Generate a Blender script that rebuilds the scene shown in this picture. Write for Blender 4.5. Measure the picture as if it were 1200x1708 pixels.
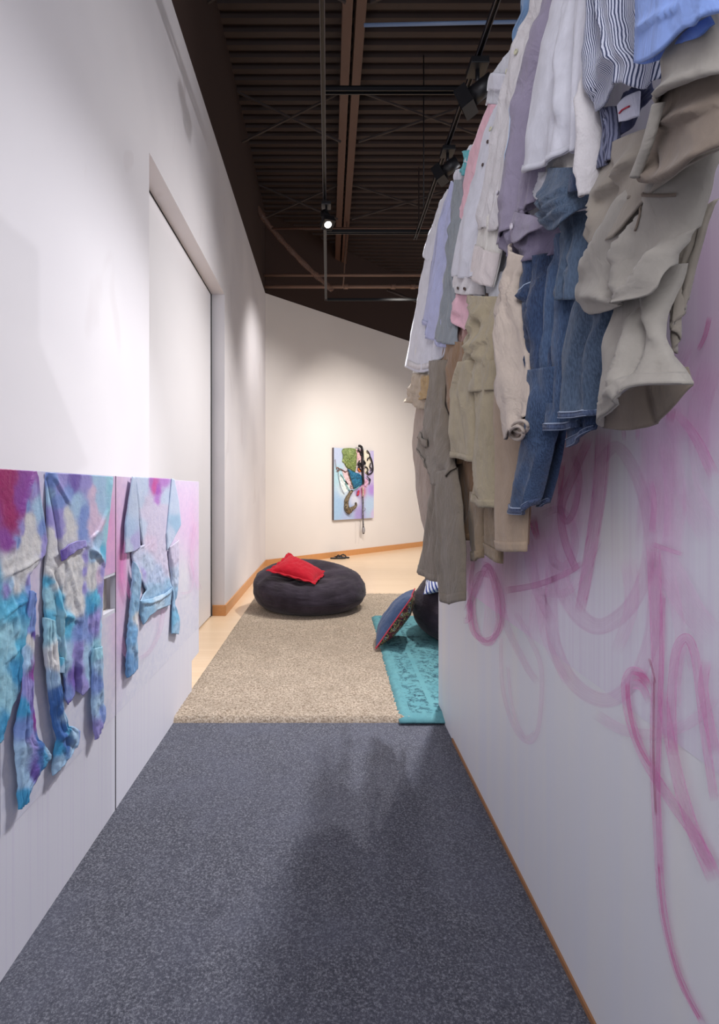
import bpy, math, random
from mathutils import Vector, noise, Matrix
random.seed(7)
for o in list(bpy.data.objects): bpy.data.objects.remove(o)
S = bpy.context.scene
C = S.collection
# ---------------------------------------------------------------- camera
F, CX, CY, H = 880.0, 548.0, 818.0, 1.17       # focal length and principal point of the 1200x1708 frame, eye height
cam_d = bpy.data.cameras.new('camera'); cam = bpy.data.objects.new('camera', cam_d); C.objects.link(cam)
cam_d.sensor_fit = 'HORIZONTAL'; cam_d.sensor_width = 36; cam_d.lens = F/1200*36
cam_d.shift_x = (600-CX)/1200; cam_d.shift_y = -(854-CY)/1200
cam_d.clip_start = .02; cam_d.clip_end = 60
cam.location = (0, 0, H); cam.rotation_euler = (math.pi/2, 0, 0)
S.camera = cam
S.view_settings.view_transform = 'Standard'; S.view_settings.look = 'None'
S.view_settings.gamma = 1; S.view_settings.use_curve_mapping = False
S.view_settings.exposure = 0.0
# ---------------------------------------------------------------- world and lights
w = bpy.data.worlds.new('world'); S.world = w; w.use_nodes = True
w.node_tree.nodes['Background'].inputs[0].default_value = (.80, .81, .90, 1)
w.node_tree.nodes['Background'].inputs[1].default_value = .5
def spot(name, loc, aim, power, col, angle=100, blend=.8, size=.05):
    l = bpy.data.lights.new(name, 'SPOT'); l.energy = power; l.color = col
    l.spot_size = math.radians(angle); l.spot_blend = blend; l.shadow_soft_size = size
    o = bpy.data.objects.new(name, l); C.objects.link(o); o.location = loc
    o.rotation_euler = (Vector(aim)-Vector(loc)).to_track_quat('-Z', 'Y').to_euler()
    return o
def area(name, loc, aim, sx, sy, power, col):
    l = bpy.data.lights.new(name, 'AREA'); l.energy = power; l.color = col; l.shape = 'RECTANGLE'; l.size = sx; l.size_y = sy
    o = bpy.data.objects.new(name, l); C.objects.link(o); o.location = loc
    o.rotation_euler = (Vector(aim)-Vector(loc)).to_track_quat('-Z', 'Y').to_euler()
    return o
#LIGHTS
area('fill_behind', (-.5, -1.5, 2.6), (.45, 1.6, 1.5), 1.3, 2.2, 68, (.93, .93, 1))  # added fill lamp behind the camera, brightens the corridor and right partition
spot('track_light_near', (.80, 3.38, 3.44), (-.45, 1.5, .2), 330, (.95, .955, 1), 84, .9, .035)
spot('track_light_wall', (.80, 4.22, 3.46), (-.97, 3.4, 1.4), 85, (1, .97, .96), 120, 1, .05)
spot('track_light_rug', (1.5, 4.9, 4.0), (-.1, 4.2, .0), 420, (1, .96, .93), 95, .9, .06)
spot('track_light_head', (.04, 4.84, 3.58), (.25, 3.9, .8), 50, (.98, .97, 1), 90, .8, .04)
spot('track_light_canvas', (1.1, 6.7, 4.0), (.75, 9.6, 1.5), 260, (1, .94, .88), 75, .9, .06)
spot('track_light_back', (3.0, 7.2, 4.0), (2.0, 8.6, .0), 480, (1, .93, .86), 120, .9, .06)
spot('track_light_corner', (.3, 6.4, 3.9), (-.9, 7.6, .9), 150, (1, .96, .94), 110, .9, .06)
spot('gallery_light_side', (4.8, 5.5, 3.7), (-.97, 1.2, 2.4), 220, (.96, .95, 1), 60, .6, .05)
#ENDLIGHTS
# ---------------------------------------------------------------- helpers
def lin(c):
    c = c/255.0
    return c/12.92 if c <= .04045 else ((c+.055)/1.055)**2.4
def rgb(r, g, b): return (lin(r), lin(g), lin(b), 1)
def onX(x, y, X):
    D = F*X/(x-CX); return Vector((X, D, H-(y-CY)*D/F))
def at(x, y, D): return Vector(((x-CX)/F*D, D, H-(y-CY)/F*D))
def wloc(o):
    v = Vector((0, 0, 0))
    while o: v = v+o.location; o = o.parent
    return v
def link(name, verts, faces, m, parent=None, smooth=True, uvs=None, cols=None, thick=0, off=0):
    me = bpy.data.meshes.new(name); o = bpy.data.objects.new(name, me)
    if parent is None:
        vs = [Vector(v) for v in verts]; b = Vector((sum(v.x for v in vs)/len(vs), sum(v.y for v in vs)/len(vs), min(v.z for v in vs)))
        o.location = b
    else:
        b = wloc(parent); o.parent = parent
    me.from_pydata([tuple(Vector(v)-b) for v in verts], [], faces)
    me.update()
    if smooth: me.shade_smooth()
    if uvs:
        ul = me.uv_layers.new(name='UVMap')
        for lp in me.loops: ul.data[lp.index].uv = uvs[lp.vertex_index]
    if cols:
        ca = me.color_attributes.new('Paint', 'FLOAT_COLOR', 'POINT')
        for i, c in enumerate(cols): ca.data[i].color = c
    if m: me.materials.append(m)
    C.objects.link(o)
    if thick:
        sm = o.modifiers.new('thickness', 'SOLIDIFY'); sm.thickness = thick; sm.offset = off
    return o
def thing(name, label, cat, loc, group=None):
    o = bpy.data.objects.new(name, None); C.objects.link(o); o.location = loc; o.empty_display_size = .05
    o['label'] = label; o['category'] = cat
    if group: o['group'] = group
    return o
def tag(o, label, cat, group=None):
    o['label'] = label; o['category'] = cat
    if group: o['group'] = group
    return o
def struct(o): o['kind'] = 'structure'; return o
class MB:
    def __init__(s): s.v = []; s.f = []
    def add(s, vs, fs):
        n = len(s.v); s.v += [Vector(v) for v in vs]; s.f += [tuple(i+n for i in f) for f in fs]; return s
    def box(s, a, b):
        (x0, y0, z0), (x1, y1, z1) = a, b
        return s.add([(x0,y0,z0),(x1,y0,z0),(x1,y1,z0),(x0,y1,z0),(x0,y0,z1),(x1,y0,z1),(x1,y1,z1),(x0,y1,z1)],
              [(3,2,1,0),(4,5,6,7),(0,1,5,4),(1,2,6,5),(2,3,7,6),(3,0,4,7)])
    def obox(s, c, ax, ay, az):      # oriented box: centre and three half axes
        c, ax, ay, az = Vector(c), Vector(ax), Vector(ay), Vector(az)
        P = [c+i*ax+j*ay+k*az for k in (-1, 1) for (i, j) in ((-1,-1),(1,-1),(1,1),(-1,1))]
        return s.add(P, [(3,2,1,0),(4,5,6,7),(0,1,5,4),(1,2,6,5),(2,3,7,6),(3,0,4,7)])
    def tube(s, pts, r, n=8, caps=True):
        pts = [Vector(p) for p in pts]; rs = r if isinstance(r, (list, tuple)) else [r]*len(pts)
        rings = []; up = None
        for i, p in enumerate(pts):
            t = (pts[min(i+1, len(pts)-1)]-pts[max(i-1, 0)]).normalized()
            if up is None: up = t.orthogonal().normalized()
            up = (up-t*up.dot(t)).normalized(); sd = t.cross(up)
            rings.append([p+rs[i]*(math.cos(a)*up+math.sin(a)*sd) for a in [2*math.pi*k/n for k in range(n)]])
        vs = [v for rg in rings for v in rg]; fs = []
        for i in range(len(rings)-1):
            for k in range(n): fs.append((i*n+k, i*n+(k+1) % n, (i+1)*n+(k+1) % n, (i+1)*n+k))
        if caps: fs.append(tuple(reversed(range(n)))); fs.append(tuple((len(rings)-1)*n+k for k in range(n)))
        return s.add(vs, fs)
    def cyl(s, a, b, r0, r1=None, n=20): return s.tube([a, b], [r0, r0 if r1 is None else r1], n)
    def build(s, name, m, parent=None, smooth=False, bevel=0):
        o = link(name, s.v, s.f, m, parent, smooth)
        if bevel:
            b = o.modifiers.new('bevel', 'BEVEL'); b.width = bevel; b.segments = 2; b.limit_method = 'ANGLE'
        return o
def prism(name, poly, x0, x1, m, parent=None, bevel=0):   # polygon in (y, z) pulled along x
    n = len(poly)
    vs = [(x0, y, z) for y, z in poly]+[(x1, y, z) for y, z in poly]
    fs = [tuple(range(n)), tuple(reversed(range(n, 2*n)))]+[(i, i+n, (i+1) % n+n, (i+1) % n) for i in range(n)]
    o = link(name, vs, fs, m, parent, False)
    if bevel:
        b = o.modifiers.new('bevel', 'BEVEL'); b.width = bevel; b.segments = 2; b.limit_method = 'ANGLE'
    return o
# ---------------------------------------------------------------- materials
class NT:
    def __init__(s, name):
        s.m = bpy.data.materials.new(name); s.m.use_nodes = True; s.t = s.m.node_tree; s.n = s.t.nodes; s.l = s.t.links
        s.b = s.n['Principled BSDF']; s.out = s.n['Material Output']
    def node(s, kind, **kw):
        nd = s.n.new(kind)
        for k, v in kw.items():
            if k.startswith('_'): setattr(nd, k[1:], v)
            else: nd.inputs[k.replace('__', ' ')].default_value = v
        return nd
    def link(s, a, b): s.l.new(a, b)
    def coords(s, scale=(1, 1, 1), kind='Object', rot=(0, 0, 0)):
        tc = s.n.new('ShaderNodeTexCoord'); mp = s.n.new('ShaderNodeMapping')
        mp.inputs['Scale'].default_value = scale; mp.inputs['Rotation'].default_value = rot
        s.link(tc.outputs[kind], mp.inputs[0]); return mp.outputs[0]
    def noise(s, vec, scale, detail=3, rough=.5, dist=0):
        nd = s.node('ShaderNodeTexNoise', Scale=scale, Detail=detail, Roughness=rough, Distortion=dist); s.link(vec, nd.inputs['Vector']); return nd.outputs[0]
    def ramp(s, fac, stops, interp='LINEAR'):
        r = s.n.new('ShaderNodeValToRGB'); r.color_ramp.interpolation = interp; e = r.color_ramp.elements
        while len(e) < len(stops): e.new(.5)
        for i, (p, c) in enumerate(stops): e[i].position = p; e[i].color = c if len(c) == 4 else (*c, 1)
        s.link(fac, r.inputs[0]); return r.outputs[0]
    def mix(s, fac, a, b, mode='MIX'):
        m = s.n.new('ShaderNodeMix'); m.data_type = 'RGBA'; m.blend_type = mode
        for v, i in ((fac, m.inputs[0]), (a, m.inputs[6]), (b, m.inputs[7])):
            if isinstance(v, bpy.types.NodeSocket): s.link(v, i)
            else: i.default_value = v
        return m.outputs[2]
    def math(s, op, a, b=0):
        m = s.n.new('ShaderNodeMath'); m.operation = op
        for v, i in ((a, m.inputs[0]), (b, m.inputs[1])):
            if isinstance(v, bpy.types.NodeSocket): s.link(v, i)
            else: i.default_value = v
        return m.outputs[0]
    def bump(s, h, strength, dist):
        bn = s.node('ShaderNodeBump', Strength=strength, Distance=dist); s.link(h, bn.inputs['Height'])
        s.link(bn.outputs[0], s.b.inputs['Normal'])
    def col(s, c):
        if isinstance(c, bpy.types.NodeSocket): s.link(c, s.b.inputs['Base Color'])
        else: s.b.inputs['Base Color'].default_value = c
    def rough(s, r, spec=None):
        s.b.inputs['Roughness'].default_value = r
        if spec is not None: s.b.inputs['Specular IOR Level'].default_value = spec
def scaled(c, k): return (min(1, c[0]*k), min(1, c[1]*k), min(1, c[2]*k), 1)
def mat_plain(name, c, r=.5, spec=.5, metal=0):
    t = NT(name); t.col(c); t.rough(r, spec); t.b.inputs['Metallic'].default_value = metal; return t.m
def mat_wall(name, c, r=.75, streak=None, streak_amt=.3, patch=.03):
    t = NT(name); v = t.coords((1, 1, 1))
    base = t.mix(t.ramp(t.noise(v, 1.3, 2), [(.35, (0, 0, 0)), (.65, (1, 1, 1))]), scaled(c, 1-patch), scaled(c, 1.0))
    if streak:
        vs = t.coords((1, 38, .35)); sf = t.ramp(t.noise(vs, 1.3, 6, .75), [(.52, (0, 0, 0)), (.70, (streak_amt,)*3)])
        base = t.mix(sf, base, streak)
    t.col(base); t.rough(r, .3); t.bump(t.noise(v, 140, 2), .06, .002); return t.m
def mat_fabric(name, c, kind='plain', var=.10, sheen=.15, c2=None, period=.004, bump=.25, crumple=.022):
    t = NT(name); v = t.coords((1, 1, 1)); uv = t.coords((1, 1, 1), 'UV')
    n = t.noise(v, 26, 4, .6)
    base = t.mix(t.ramp(n, [(.3, (0, 0, 0)), (.7, (1, 1, 1))]), scaled(c, 1-var), scaled(c, 1+var*.5))
    if kind == 'denim':
        vs = t.coords((1, 1, .22)); n2 = t.noise(vs, 420, 2, .6)
        fade = t.ramp(t.noise(t.coords((1, 1, .35)), 13, 3, .55), [(.38, (0, 0, 0)), (.68, (1, 1, 1))])
        base = t.mix(t.math('MULTIPLY', fade, .55), c, c2 or scaled(c, 2.2))
        base = t.mix(t.ramp(n2, [(.38, (0, 0, 0)), (.62, (.5, .5, .5))]), base, scaled(c2 or c, 1.35))
        t.bump(t.math('ADD', t.math('MULTIPLY', n2, .08), t.noise(t.coords((1, 1, .6)), 14, 4, .55, 1)), .5, .018)
    elif kind == 'stripe':
        sx = t.node('ShaderNodeSeparateXYZ'); t.link(uv, sx.inputs[0])
        wob = t.math('MULTIPLY', t.noise(v, 45, 2), .0028)
        ph = t.math('MULTIPLY', t.math('ADD', sx.outputs[0], wob), 2*math.pi/period)
        f = t.ramp(t.math('SINE', ph), [(.0, (0, 0, 0)), (.35, (1, 1, 1))])
        base = t.mix(f, base, c2); t.bump(t.math('SINE', ph), .25, .0015)
    else:
        big = t.noise(t.coords((1, 1, .6)), 15, 4, .55, 1.2)
        t.bump(t.math('ADD', t.math('MULTIPLY', big, 1.0), t.math('MULTIPLY', t.noise(v, 260, 2, .6), .05*bump/.25)), .55, crumple)
    t.col(base); t.rough(.88, .2); t.b.inputs['Sheen Weight'].default_value = sheen; t.b.inputs['Sheen Roughness'].default_value = .5
    return t.m
def mat_paint(name, rough=.5, streak=True, bump=.3, gloss=.4):
    t = NT(name); a = t.n.new('ShaderNodeAttribute'); a.attribute_name = 'Paint'
    v = t.coords((1, 1, 1)); f = t.ramp(t.noise(v, 38, 5, .65, .6), [(.32, (0, 0, 0)), (.66, (1, 1, 1))])
    dk = t.mix(1.0, a.outputs[0], (.86, .88, .94, 1), 'MULTIPLY')
    base = t.mix(f, dk, a.outputs[0])
    if streak:
        f2 = t.ramp(t.noise(t.coords((1, 70, 1.2)), 1.5, 4, .7), [(.5, (0, 0, 0)), (.75, (.4, .4, .4))])
        base = t.mix(f2, base, t.mix(1.0, a.outputs[0], (.86, .84, .97, 1), 'MULTIPLY'))
    t.col(base); t.rough(rough, gloss); t.bump(t.noise(v, 110, 4, .6), bump, .003)
    return t.m
WHITE = mat_wall('white_wall_paint', rgb(226, 222, 224))
WARMW = mat_wall('white_room_paint', rgb(232, 226, 221))
DARKB = mat_wall('dark_brown_paint', rgb(62, 46, 40), .85)
BLACK = mat_plain('black_metal', rgb(22, 22, 26), .45)
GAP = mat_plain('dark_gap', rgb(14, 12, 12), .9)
BROWNM = mat_plain('brown_painted_steel', rgb(84, 58, 47), .55)
DKBROWN = mat_plain('dark_painted_steel', rgb(44, 33, 31), .6)
# ---------------------------------------------------------------- cloth patches
CHK = [1]
def resample(P, n):
    chaikin = CHK[0]
    P = [Vector((p[0], p[1])) for p in P]
    for _ in range(chaikin):
        if len(P) > 2:
            Q = [P[0]]
            for i in range(len(P)-1):
                a, b = P[i], P[i+1]
                if i > 0: Q.append(a*.8+b*.2)
                if i < len(P)-2: Q.append(a*.2+b*.8)
            Q.append(P[-1]); P = Q
    d = [0]
    for i in range(len(P)-1): d.append(d[-1]+max(1e-6, (P[i+1]-P[i]).length))
    out = []; j = 0
    for k in range(n+1):
        t = d[-1]*k/n
        while j < len(P)-2 and d[j+1] < t: j += 1
        s = (t-d[j])/(d[j+1]-d[j]); out.append(P[j].lerp(P[j+1], min(1, max(0, s))))
    return out
def segd(p, a, b):
    ab = b-a; t = max(0, min(1, (p-a).dot(ab)/max(1e-9, ab.dot(ab)))); return (p-(a+ab*t)).length
TOPZ = 2.455
THREAD = mat_plain('white_thread', rgb(134, 146, 168), .8)
class Patch: pass
def patch(T, B, L, R, X, X2=None, step=5, bulge=.02, edge=2.4, folds=(), auto=(0, 0, 0), wrinkle=.003, out=-1, top='open',
          flare=0, seed=0, pin=None, wscale=14, colours=None):
    """A sheet hung in the plane x = X (towards X2 at its lower edge), its outline given by four polylines; the cloth
    stands off that plane by its bulge, its folds and its wrinkles, along the plane's own normal."""
    X2 = X if X2 is None else X2
    if out < 0: X += .65*bulge; X2 += .65*bulge; bulge *= 1.45; edge = min(edge, 2.3)
    ext = 0
    if top == 'wall':      # carry the sheet straight up to the wall's top edge
        def up(p):
            D = F*X/(p[0]-CX); return (p[0], CY-F*(TOPZ-H)/D)
        tl, tr = up(T[0]), up(T[-1])
        T = [tl, tr]; L = [tl]+list(L); R = [tr]+list(R)
    hgt = max(sum((Vector(L[i+1])-Vector(L[i])).length for i in range(len(L)-1)), 8)
    wid = max((Vector(T[-1])-Vector(T[0])).length, (Vector(B[-1])-Vector(B[0])).length, 8)
    n = max(16, min(90, int(wid/step))); m = max(12, min(200, int(hgt/step)))
    t_, b_, l_, r_ = resample(T, n), resample(B, n), resample(L, m), resample(R, m)
    g = Patch(); g.n, g.m = n, m; g.pix = []; g.P = []; g.uv = []; g.h = []
    fl = [([Vector(q) for q in f[0]], f[1], f[2]) for f in folds]
    nf, af, tw = auto
    rows = []
    for j in range(m+1):
        v = j/m; Xv = X+(X2-X)*v
        for i in range(n+1):
            u = i/n
            p = (1-v)*t_[i]+v*b_[i]+(1-u)*l_[j]+u*r_[j]-((1-u)*(1-v)*t_[0]+u*(1-v)*t_[n]+(1-u)*v*b_[0]+u*v*b_[n])
            g.pix.append(p)
            q = onX(p.x, p.y, Xv)
            e = max(0.0, 1-abs(2*u-1)**edge)
            h = bulge*e**(.6 if out > 0 else .62); calm = 1.0 if out < 0 else .22+.78*min(1, max(0, (p.y-885)/60))
            if af:
                ph = nf*u+tw*v+.45*noise.noise(Vector((u*2.2, v*2.0, seed*3.7)))
                s = math.sin(2*math.pi*ph)
                rd = 1-abs(math.sin(math.pi*ph+.6*s*.3)); h += af*(.7*s+1.3*rd*rd-.5+.3*math.sin(4*math.pi*ph+1.1+3*v))*(.45+.55*v)*(.3+.7*e)*calm*(1.15 if out < 0 else 1)
            for pl, amp, wd in fl:
                dd, kk = min((segd(p, pl[k], pl[k+1]), k) for k in range(len(pl)-1))
                if dd < 5*wd:
                    ab = pl[kk+1]-pl[kk]; ap = p-pl[kk]; sg = ab.x*ap.y-ab.y*ap.x
                    ww = wd*(.62 if sg*(1 if amp > 0 else -1) > 0 else 2.1)
                    e0, e1 = (p-pl[0]).length, (p-pl[-1]).length
                    h += (1.12 if out < 0 else 1)*amp*math.exp(-(dd/ww)**1.5)*min(1, .25+min(e0, e1)/(4*wd))
            wv = Vector((q.y*wscale, q.z*wscale*.55, seed*5.1+q.x))
            h += calm*wrinkle*(noise.noise(wv)+.5*noise.noise(wv*2.3)+(1-abs(noise.noise(wv*1.1+Vector((7, 3, 1)))*2.6))*.6)
            h += flare*v*v
            if pin: h *= min(1, v/pin)
            q.x += out*h
            g.P.append(q); g.uv.append((q.y, q.z)); g.h.append(h)
    # uv in metres along the cloth
    g.uv = [None]*len(g.P)
    for j in range(m+1):
        row = [g.P[j*(n+1)+i] for i in range(n+1)]
        for i in range(n+1): g.uv[j*(n+1)+i] = (i/n*abs(g.P[n].y-g.P[0].y) if top == 'wall' else i/n*max(abs(g.P[(m//2)*(n+1)+n].y-g.P[(m//2)*(n+1)].y), .02), row[i].z)
    g.top = top; g.out = out; g.X = X
    return g
def grid_faces(n, m, flip=False):
    fs = []
    for j in range(m):
        for i in range(n):
            a = j*(n+1)+i; q = (a, a+1, a+n+2, a+n+1); fs.append(q[::-1] if flip else q)
    return fs
def sheet(name, g, m, parent, thick=.003, cols=None):
    n, mm = g.n, g.m; P = list(g.P); uv = list(g.uv)
    if g.top == 'wall':    # fold the last of the cloth back over the wall's top
        pre = []; preuv = []
        for k, (xx, zz) in enumerate(((.735, TOPZ-.22), (.715, TOPZ-.06), (.69, TOPZ+.012), (.63, TOPZ+.022), (.565, TOPZ+.015))):
            for i in range(n+1):
                q = g.P[i]; pre.append(Vector((xx, q.y, zz+.006*math.sin(i*.9)))); preuv.append((g.uv[i][0], zz))
        P = pre+P; uv = preuv+uv; mm = mm+5
        if cols: cols = [cols[i] for _ in range(5) for i in range(n+1)]+cols
    o = link(name, P, grid_faces(n, mm, g.out > 0), m, parent, True, uv, cols)
    s = o.modifiers.new('cloth_thickness', 'SOLIDIFY'); s.thickness = thick; s.offset = 0
    return o
def sp(g, u, v, o=0):
    fi, fj = min(max(u, 0), .9999)*g.n, min(max(v, 0), .9999)*g.m; i, j = int(fi), int(fj); a, b = fi-i, fj-j
    k = j*(g.n+1)+i
    p = (g.P[k]*(1-a)+g.P[k+1]*a)*(1-b)+(g.P[k+g.n+1]*(1-a)+g.P[k+g.n+2]*a)*b
    p = p.copy(); p.x += g.out*o; return p
def near_uv(g, x, y):
    best = min(range(len(g.pix)), key=lambda k: (g.pix[k].x-x)**2+(g.pix[k].y-y)**2)
    return (best % (g.n+1))/g.n, (best//(g.n+1))/g.m
def band(name, g, u0, u1, v0, v1, m, parent, off=.003, nu=None, nv=None, thick=.003):
    nu = nu or max(2, int((u1-u0)*g.n)); nv = nv or max(2, int((v1-v0)*g.m))
    P = [sp(g, u0+(u1-u0)*i/nu, v0+(v1-v0)*j/nv, off) for j in range(nv+1) for i in range(nu+1)]
    uv = [(i/nu*.2, j/nv*.03) for j in range(nv+1) for i in range(nu+1)]
    o = link(name, P, grid_faces(nu, nv, g.out > 0), m, parent, True, uv)
    s = o.modifiers.new('cloth_thickness', 'SOLIDIFY'); s.thickness = thick; s.offset = 0
    if name == 'hem' and m.name.startswith('denim_hem'):
        for vv in (v0+.003, min(v1, .9985)): seam('stitching', g, [(.02, vv), (.5, vv), (.98, vv)], THREAD, parent, .0007, off+.0025)
    return o
def seam(name, g, pts, m, parent, r=.0012, off=.003):
    P = []
    for k in range(len(pts)-1):
        for s in range(8 if k == len(pts)-2 else 7):
            t = s/7; P.append(sp(g, pts[k][0]+(pts[k+1][0]-pts[k][0])*t, pts[k][1]+(pts[k+1][1]-pts[k][1])*t, off))
    return MB().tube(P, r, 5).build(name, m, parent, True)
def button(g, x, y, r, m, parent, name='button', off=.004):
    u, v = near_uv(g, x, y); p = sp(g, u, v, off); e = .02
    du = (sp(g, u+e, v)-sp(g, u-e, v)).normalized(); dv = (sp(g, u, v+e)-sp(g, u, v-e)).normalized(); nn = du.cross(dv).normalized()
    if nn.x*g.out < 0: nn = -nn
    mb = MB(); prof = [(0, 0), (1, 0), (1, .18), (.92, .3), (.8, .3), (.72, .18), (.3, .16), (0, .16)]; k = 16
    vs = []; fs = []
    for a in range(k):
        for (rr, hh) in prof: vs.append(p+r*rr*(math.cos(2*math.pi*a/k)*du+math.sin(2*math.pi*a/k)*dv)+nn*hh*r*1.6)
    L_ = len(prof)
    for a in range(k):
        for q in range(L_-1): fs.append((a*L_+q, ((a+1) % k)*L_+q, ((a+1) % k)*L_+q+1, a*L_+q+1))
    mb.add(vs, fs); return mb.build(name, m, parent, True)
# ================================================================ the room
XL = -.97            # left wall face
# ---- floor: maple boards
t = NT('maple_floor'); v = t.coords((1, 1, 1))
br = t.node('ShaderNodeTexBrick', Scale=1.0, Color1=rgb(240, 214, 182), Color2=rgb(234, 206, 172), Mortar=rgb(216, 182, 144)); br.inputs['Mortar Size'].default_value = .0012
br.inputs['Brick Width'].default_value = .9; br.inputs['Row Height'].default_value = .057; t.link(v, br.inputs['Vector'])
t.col(t.mix(t.math('MULTIPLY', t.noise(t.coords((.6, 9, 1)), 5, 4), .35), br.outputs[0], rgb(226, 194, 156))); t.rough(.28, .5)
MAPLE = t.m
struct(MB().box((-1.4, 2.0, -.1), (7, 14, 0)).build('floor', MAPLE))
t = NT('charcoal_carpet'); v = t.coords((1, 1, 1))
n1 = t.noise(v, 180, 4, .8); n2 = t.noise(v, 5, 4, .6)
base = t.ramp(n1, [(.30, rgb(54, 55, 62)), (.5, rgb(86, 87, 96)), (.70, rgb(154, 155, 163))])
base = t.mix(t.ramp(n2, [(.35, (0, 0, 0)), (.7, (.35, .35, .35))]), base, rgb(104, 106, 120))
t.col(base); t.rough(.95, .1); t.bump(n1, .6, .006)
CARPET = t.m
struct(MB().box((-1.4, -3, -.08), (7, 2.66, .006)).build('floor', CARPET))
# ---- left wall with a deep doorway recess and a flush sliding panel
HT, HD, Y0, Y1, XR = 4.2, 3.0, 2.855, 4.93, -1.087
lw = MB()
lw.box((XR-.2, -3, 0), (XL, Y0, HT)); lw.box((XR-.2, Y0, HD), (XL, Y1, HT)); lw.box((XR-.2, Y1, 0), (XL, 8.4, HT))
t = NT('left_wall_paint'); v = t.coords((1, 1, 1))
base = t.mix(t.ramp(t.noise(v, 1.1, 2), [(.4, (0, 0, 0)), (.6, (1, 1, 1))]), rgb(222, 218, 221), rgb(230, 226, 228))
patchf = t.ramp(t.noise(t.coords((1, 1.6, .9)), 1.7, 2, .4, .8), [(.68, (0, 0, 0)), (.71, (.3, .3, .3))])
t.col(t.mix(patchf, base, rgb(208, 200, 201))); t.rough(.7, .3); t.bump(t.noise(v, 140, 2), .05, .002); LEFTW = t.m
struct(lw.build('wall_left', LEFTW))
struct(MB().box((XR-.2, -3, HT), (XL-.01, 8.6, 5.65)).build('wall_left_upper', DARKB))
dr = struct(MB().box((XR-.05, 2.4, .012), (XR, Y1-.062, HD-.02)).build('door_1', mat_wall('door_paint', rgb(232, 229, 231), .6), None, False, .002))
MB().box((XR-.03, 2.4, HD-.02), (XR-.003, Y1-.002, HD-.001)).box((XR-.03, Y1-.062, .0), (XR-.003, Y1-.002, HD-.02)).build('door_gap_shade', GAP, dr)  # black strips filling the door's gap, coloured to stand for its shade
struct(MB().box((XR-.12, 2.4, 0), (XR-.052, Y1+.05, HD+.05)).build('door_gap', GAP))
OAK = NT('oak_baseboard'); v = OAK.coords((1, 1, 1))
OAK.col(OAK.mix(OAK.noise(OAK.coords((4, 4, 30)), 6, 4), rgb(222, 164, 104), rgb(196, 134, 82))); OAK.rough(.4); OAK = OAK.m
bb = MB(); bb.box((XL, Y1-.012, 0), (XL+.014, 8.14, .1)); bb.box((XR+.004, Y1-.014, 0), (XL+.014, Y1, .1))
struct(bb.build('baseboard_left', OAK, None, False, .003))
# ---- back wall, set at 45 degrees
NB = Vector((1, -1, 0)).normalized(); TB = Vector((1, 1, 0)).normalized(); B0 = Vector((-.97, 8.13, 0))
def bwall(x, y, o=0.0):
    k = (x-CX)/F; D = (9.10-o*math.sqrt(2))/(1-k); return Vector((k*D, D, H-(y-CY)/F*D))
def bslab(z0, z1, o0, o1, name, m, s0=0, s1=8.2):
    mb = MB(); mb.obox(B0+TB*(s0+s1)/2+NB*(o0+o1)/2+Vector((0, 0, (z0+z1)/2)), TB*(s1-s0)/2, NB*abs(o1-o0)/2, Vector((0, 0, (z1-z0)/2)))
    return mb.build(name, m)
struct(bslab(0, 4.21, -.2, 0, 'wall_back', WARMW))
struct(bslab(4.21, 5.65, -.2, -.01, 'wall_back_upper', DARKB))
struct(bslab(0, .1, 0, .014, 'baseboard_back', OAK))
# ---- ceiling: corrugated steel deck
P_, prof = .145, [(0, 0), (.045, 0), (.062, .045), (.117, .045), (.134, 0)]
vs = []; fs = []; y = -1.0
while y < 13:
    for (a, b) in prof: vs += [(XL-.3, y+a, 5.46+b), (7, y+a, 5.46+b)]
    y += P_
for i in range(len(vs)//2-1): fs.append((2*i, 2*i+1, 2*i+3, 2*i+2))
t = NT('steel_deck_paint'); v = t.coords((1, 1, 1)); t.col(t.mix(t.noise(v, 3, 4), rgb(40, 29, 26), rgb(54, 38, 33))); t.rough(.6, .4); DECK = t.m
ce = link('ceiling', vs, fs, DECK, None, False, thick=.01); struct(ce)
# roof beam of two channels
bm = MB()
for xa in (.12, .235):
    bm.box((xa, 1, 5.22), (xa+.085, 9.4+xa, 5.235)); bm.box((xa+.036, 1, 5.235), (xa+.046, 9.4+xa, 5.44)); bm.box((xa, 1, 5.43), (xa+.085, 9.4+xa, 5.445))
struct(bm.build('roof_beam', BROWNM))
br_ = MB()
for D in (3.9, 5.6, 7.3):
    for (xa, xb) in ((XL, .14), (.34, 1.9), (1.9, 3.6)):
        br_.tube([(xa, D, 5.40), (xb, D+.35, 5.10)], .014, 6); br_.tube([(xa, D+.35, 5.10), (xb, D, 5.40)], .014, 6)
struct(br_.build('roof_bracing', DKBROWN))
def pipe(label, pts, r, m, cat='pipe'):
    vs = [Vector(p) for p in pts]; return tag(MB().tube(vs, r, 12).build('pipe', m, None, True), label, cat, 'pipes under the ceiling')
PIPEM = mat_plain('tan_painted_pipe', rgb(118, 92, 78), .5)
def zat(y, D): return H+(CY-y)/F*D
pipe('upper of two tan pipes crossing before the back wall', [(XL, 7.95, zat(459, 7.95)), (2.6, 7.95, zat(459, 7.95))], .022, PIPEM)
p2 = pipe('lower thicker tan pipe with fittings crossing before the back wall', [(XL, 8.0, zat(478, 8.0)), (2.7, 8.0, zat(478, 8.0))], .027, PIPEM)
for xx in (.23, .95, 1.25):
    MB().cyl((xx, 8.0, zat(478, 8)), (xx+.07, 8.0, zat(478, 8)), .037).build('pipe_coupling', PIPEM, p2, True)
MB().tube([(.22, 7.97, zat(481, 8)), (.24, 7.97, zat(456, 8)), (.29, 7.97, 5.4)], .011, 8).build('hanger_rod', PIPEM, p2, True)
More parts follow.
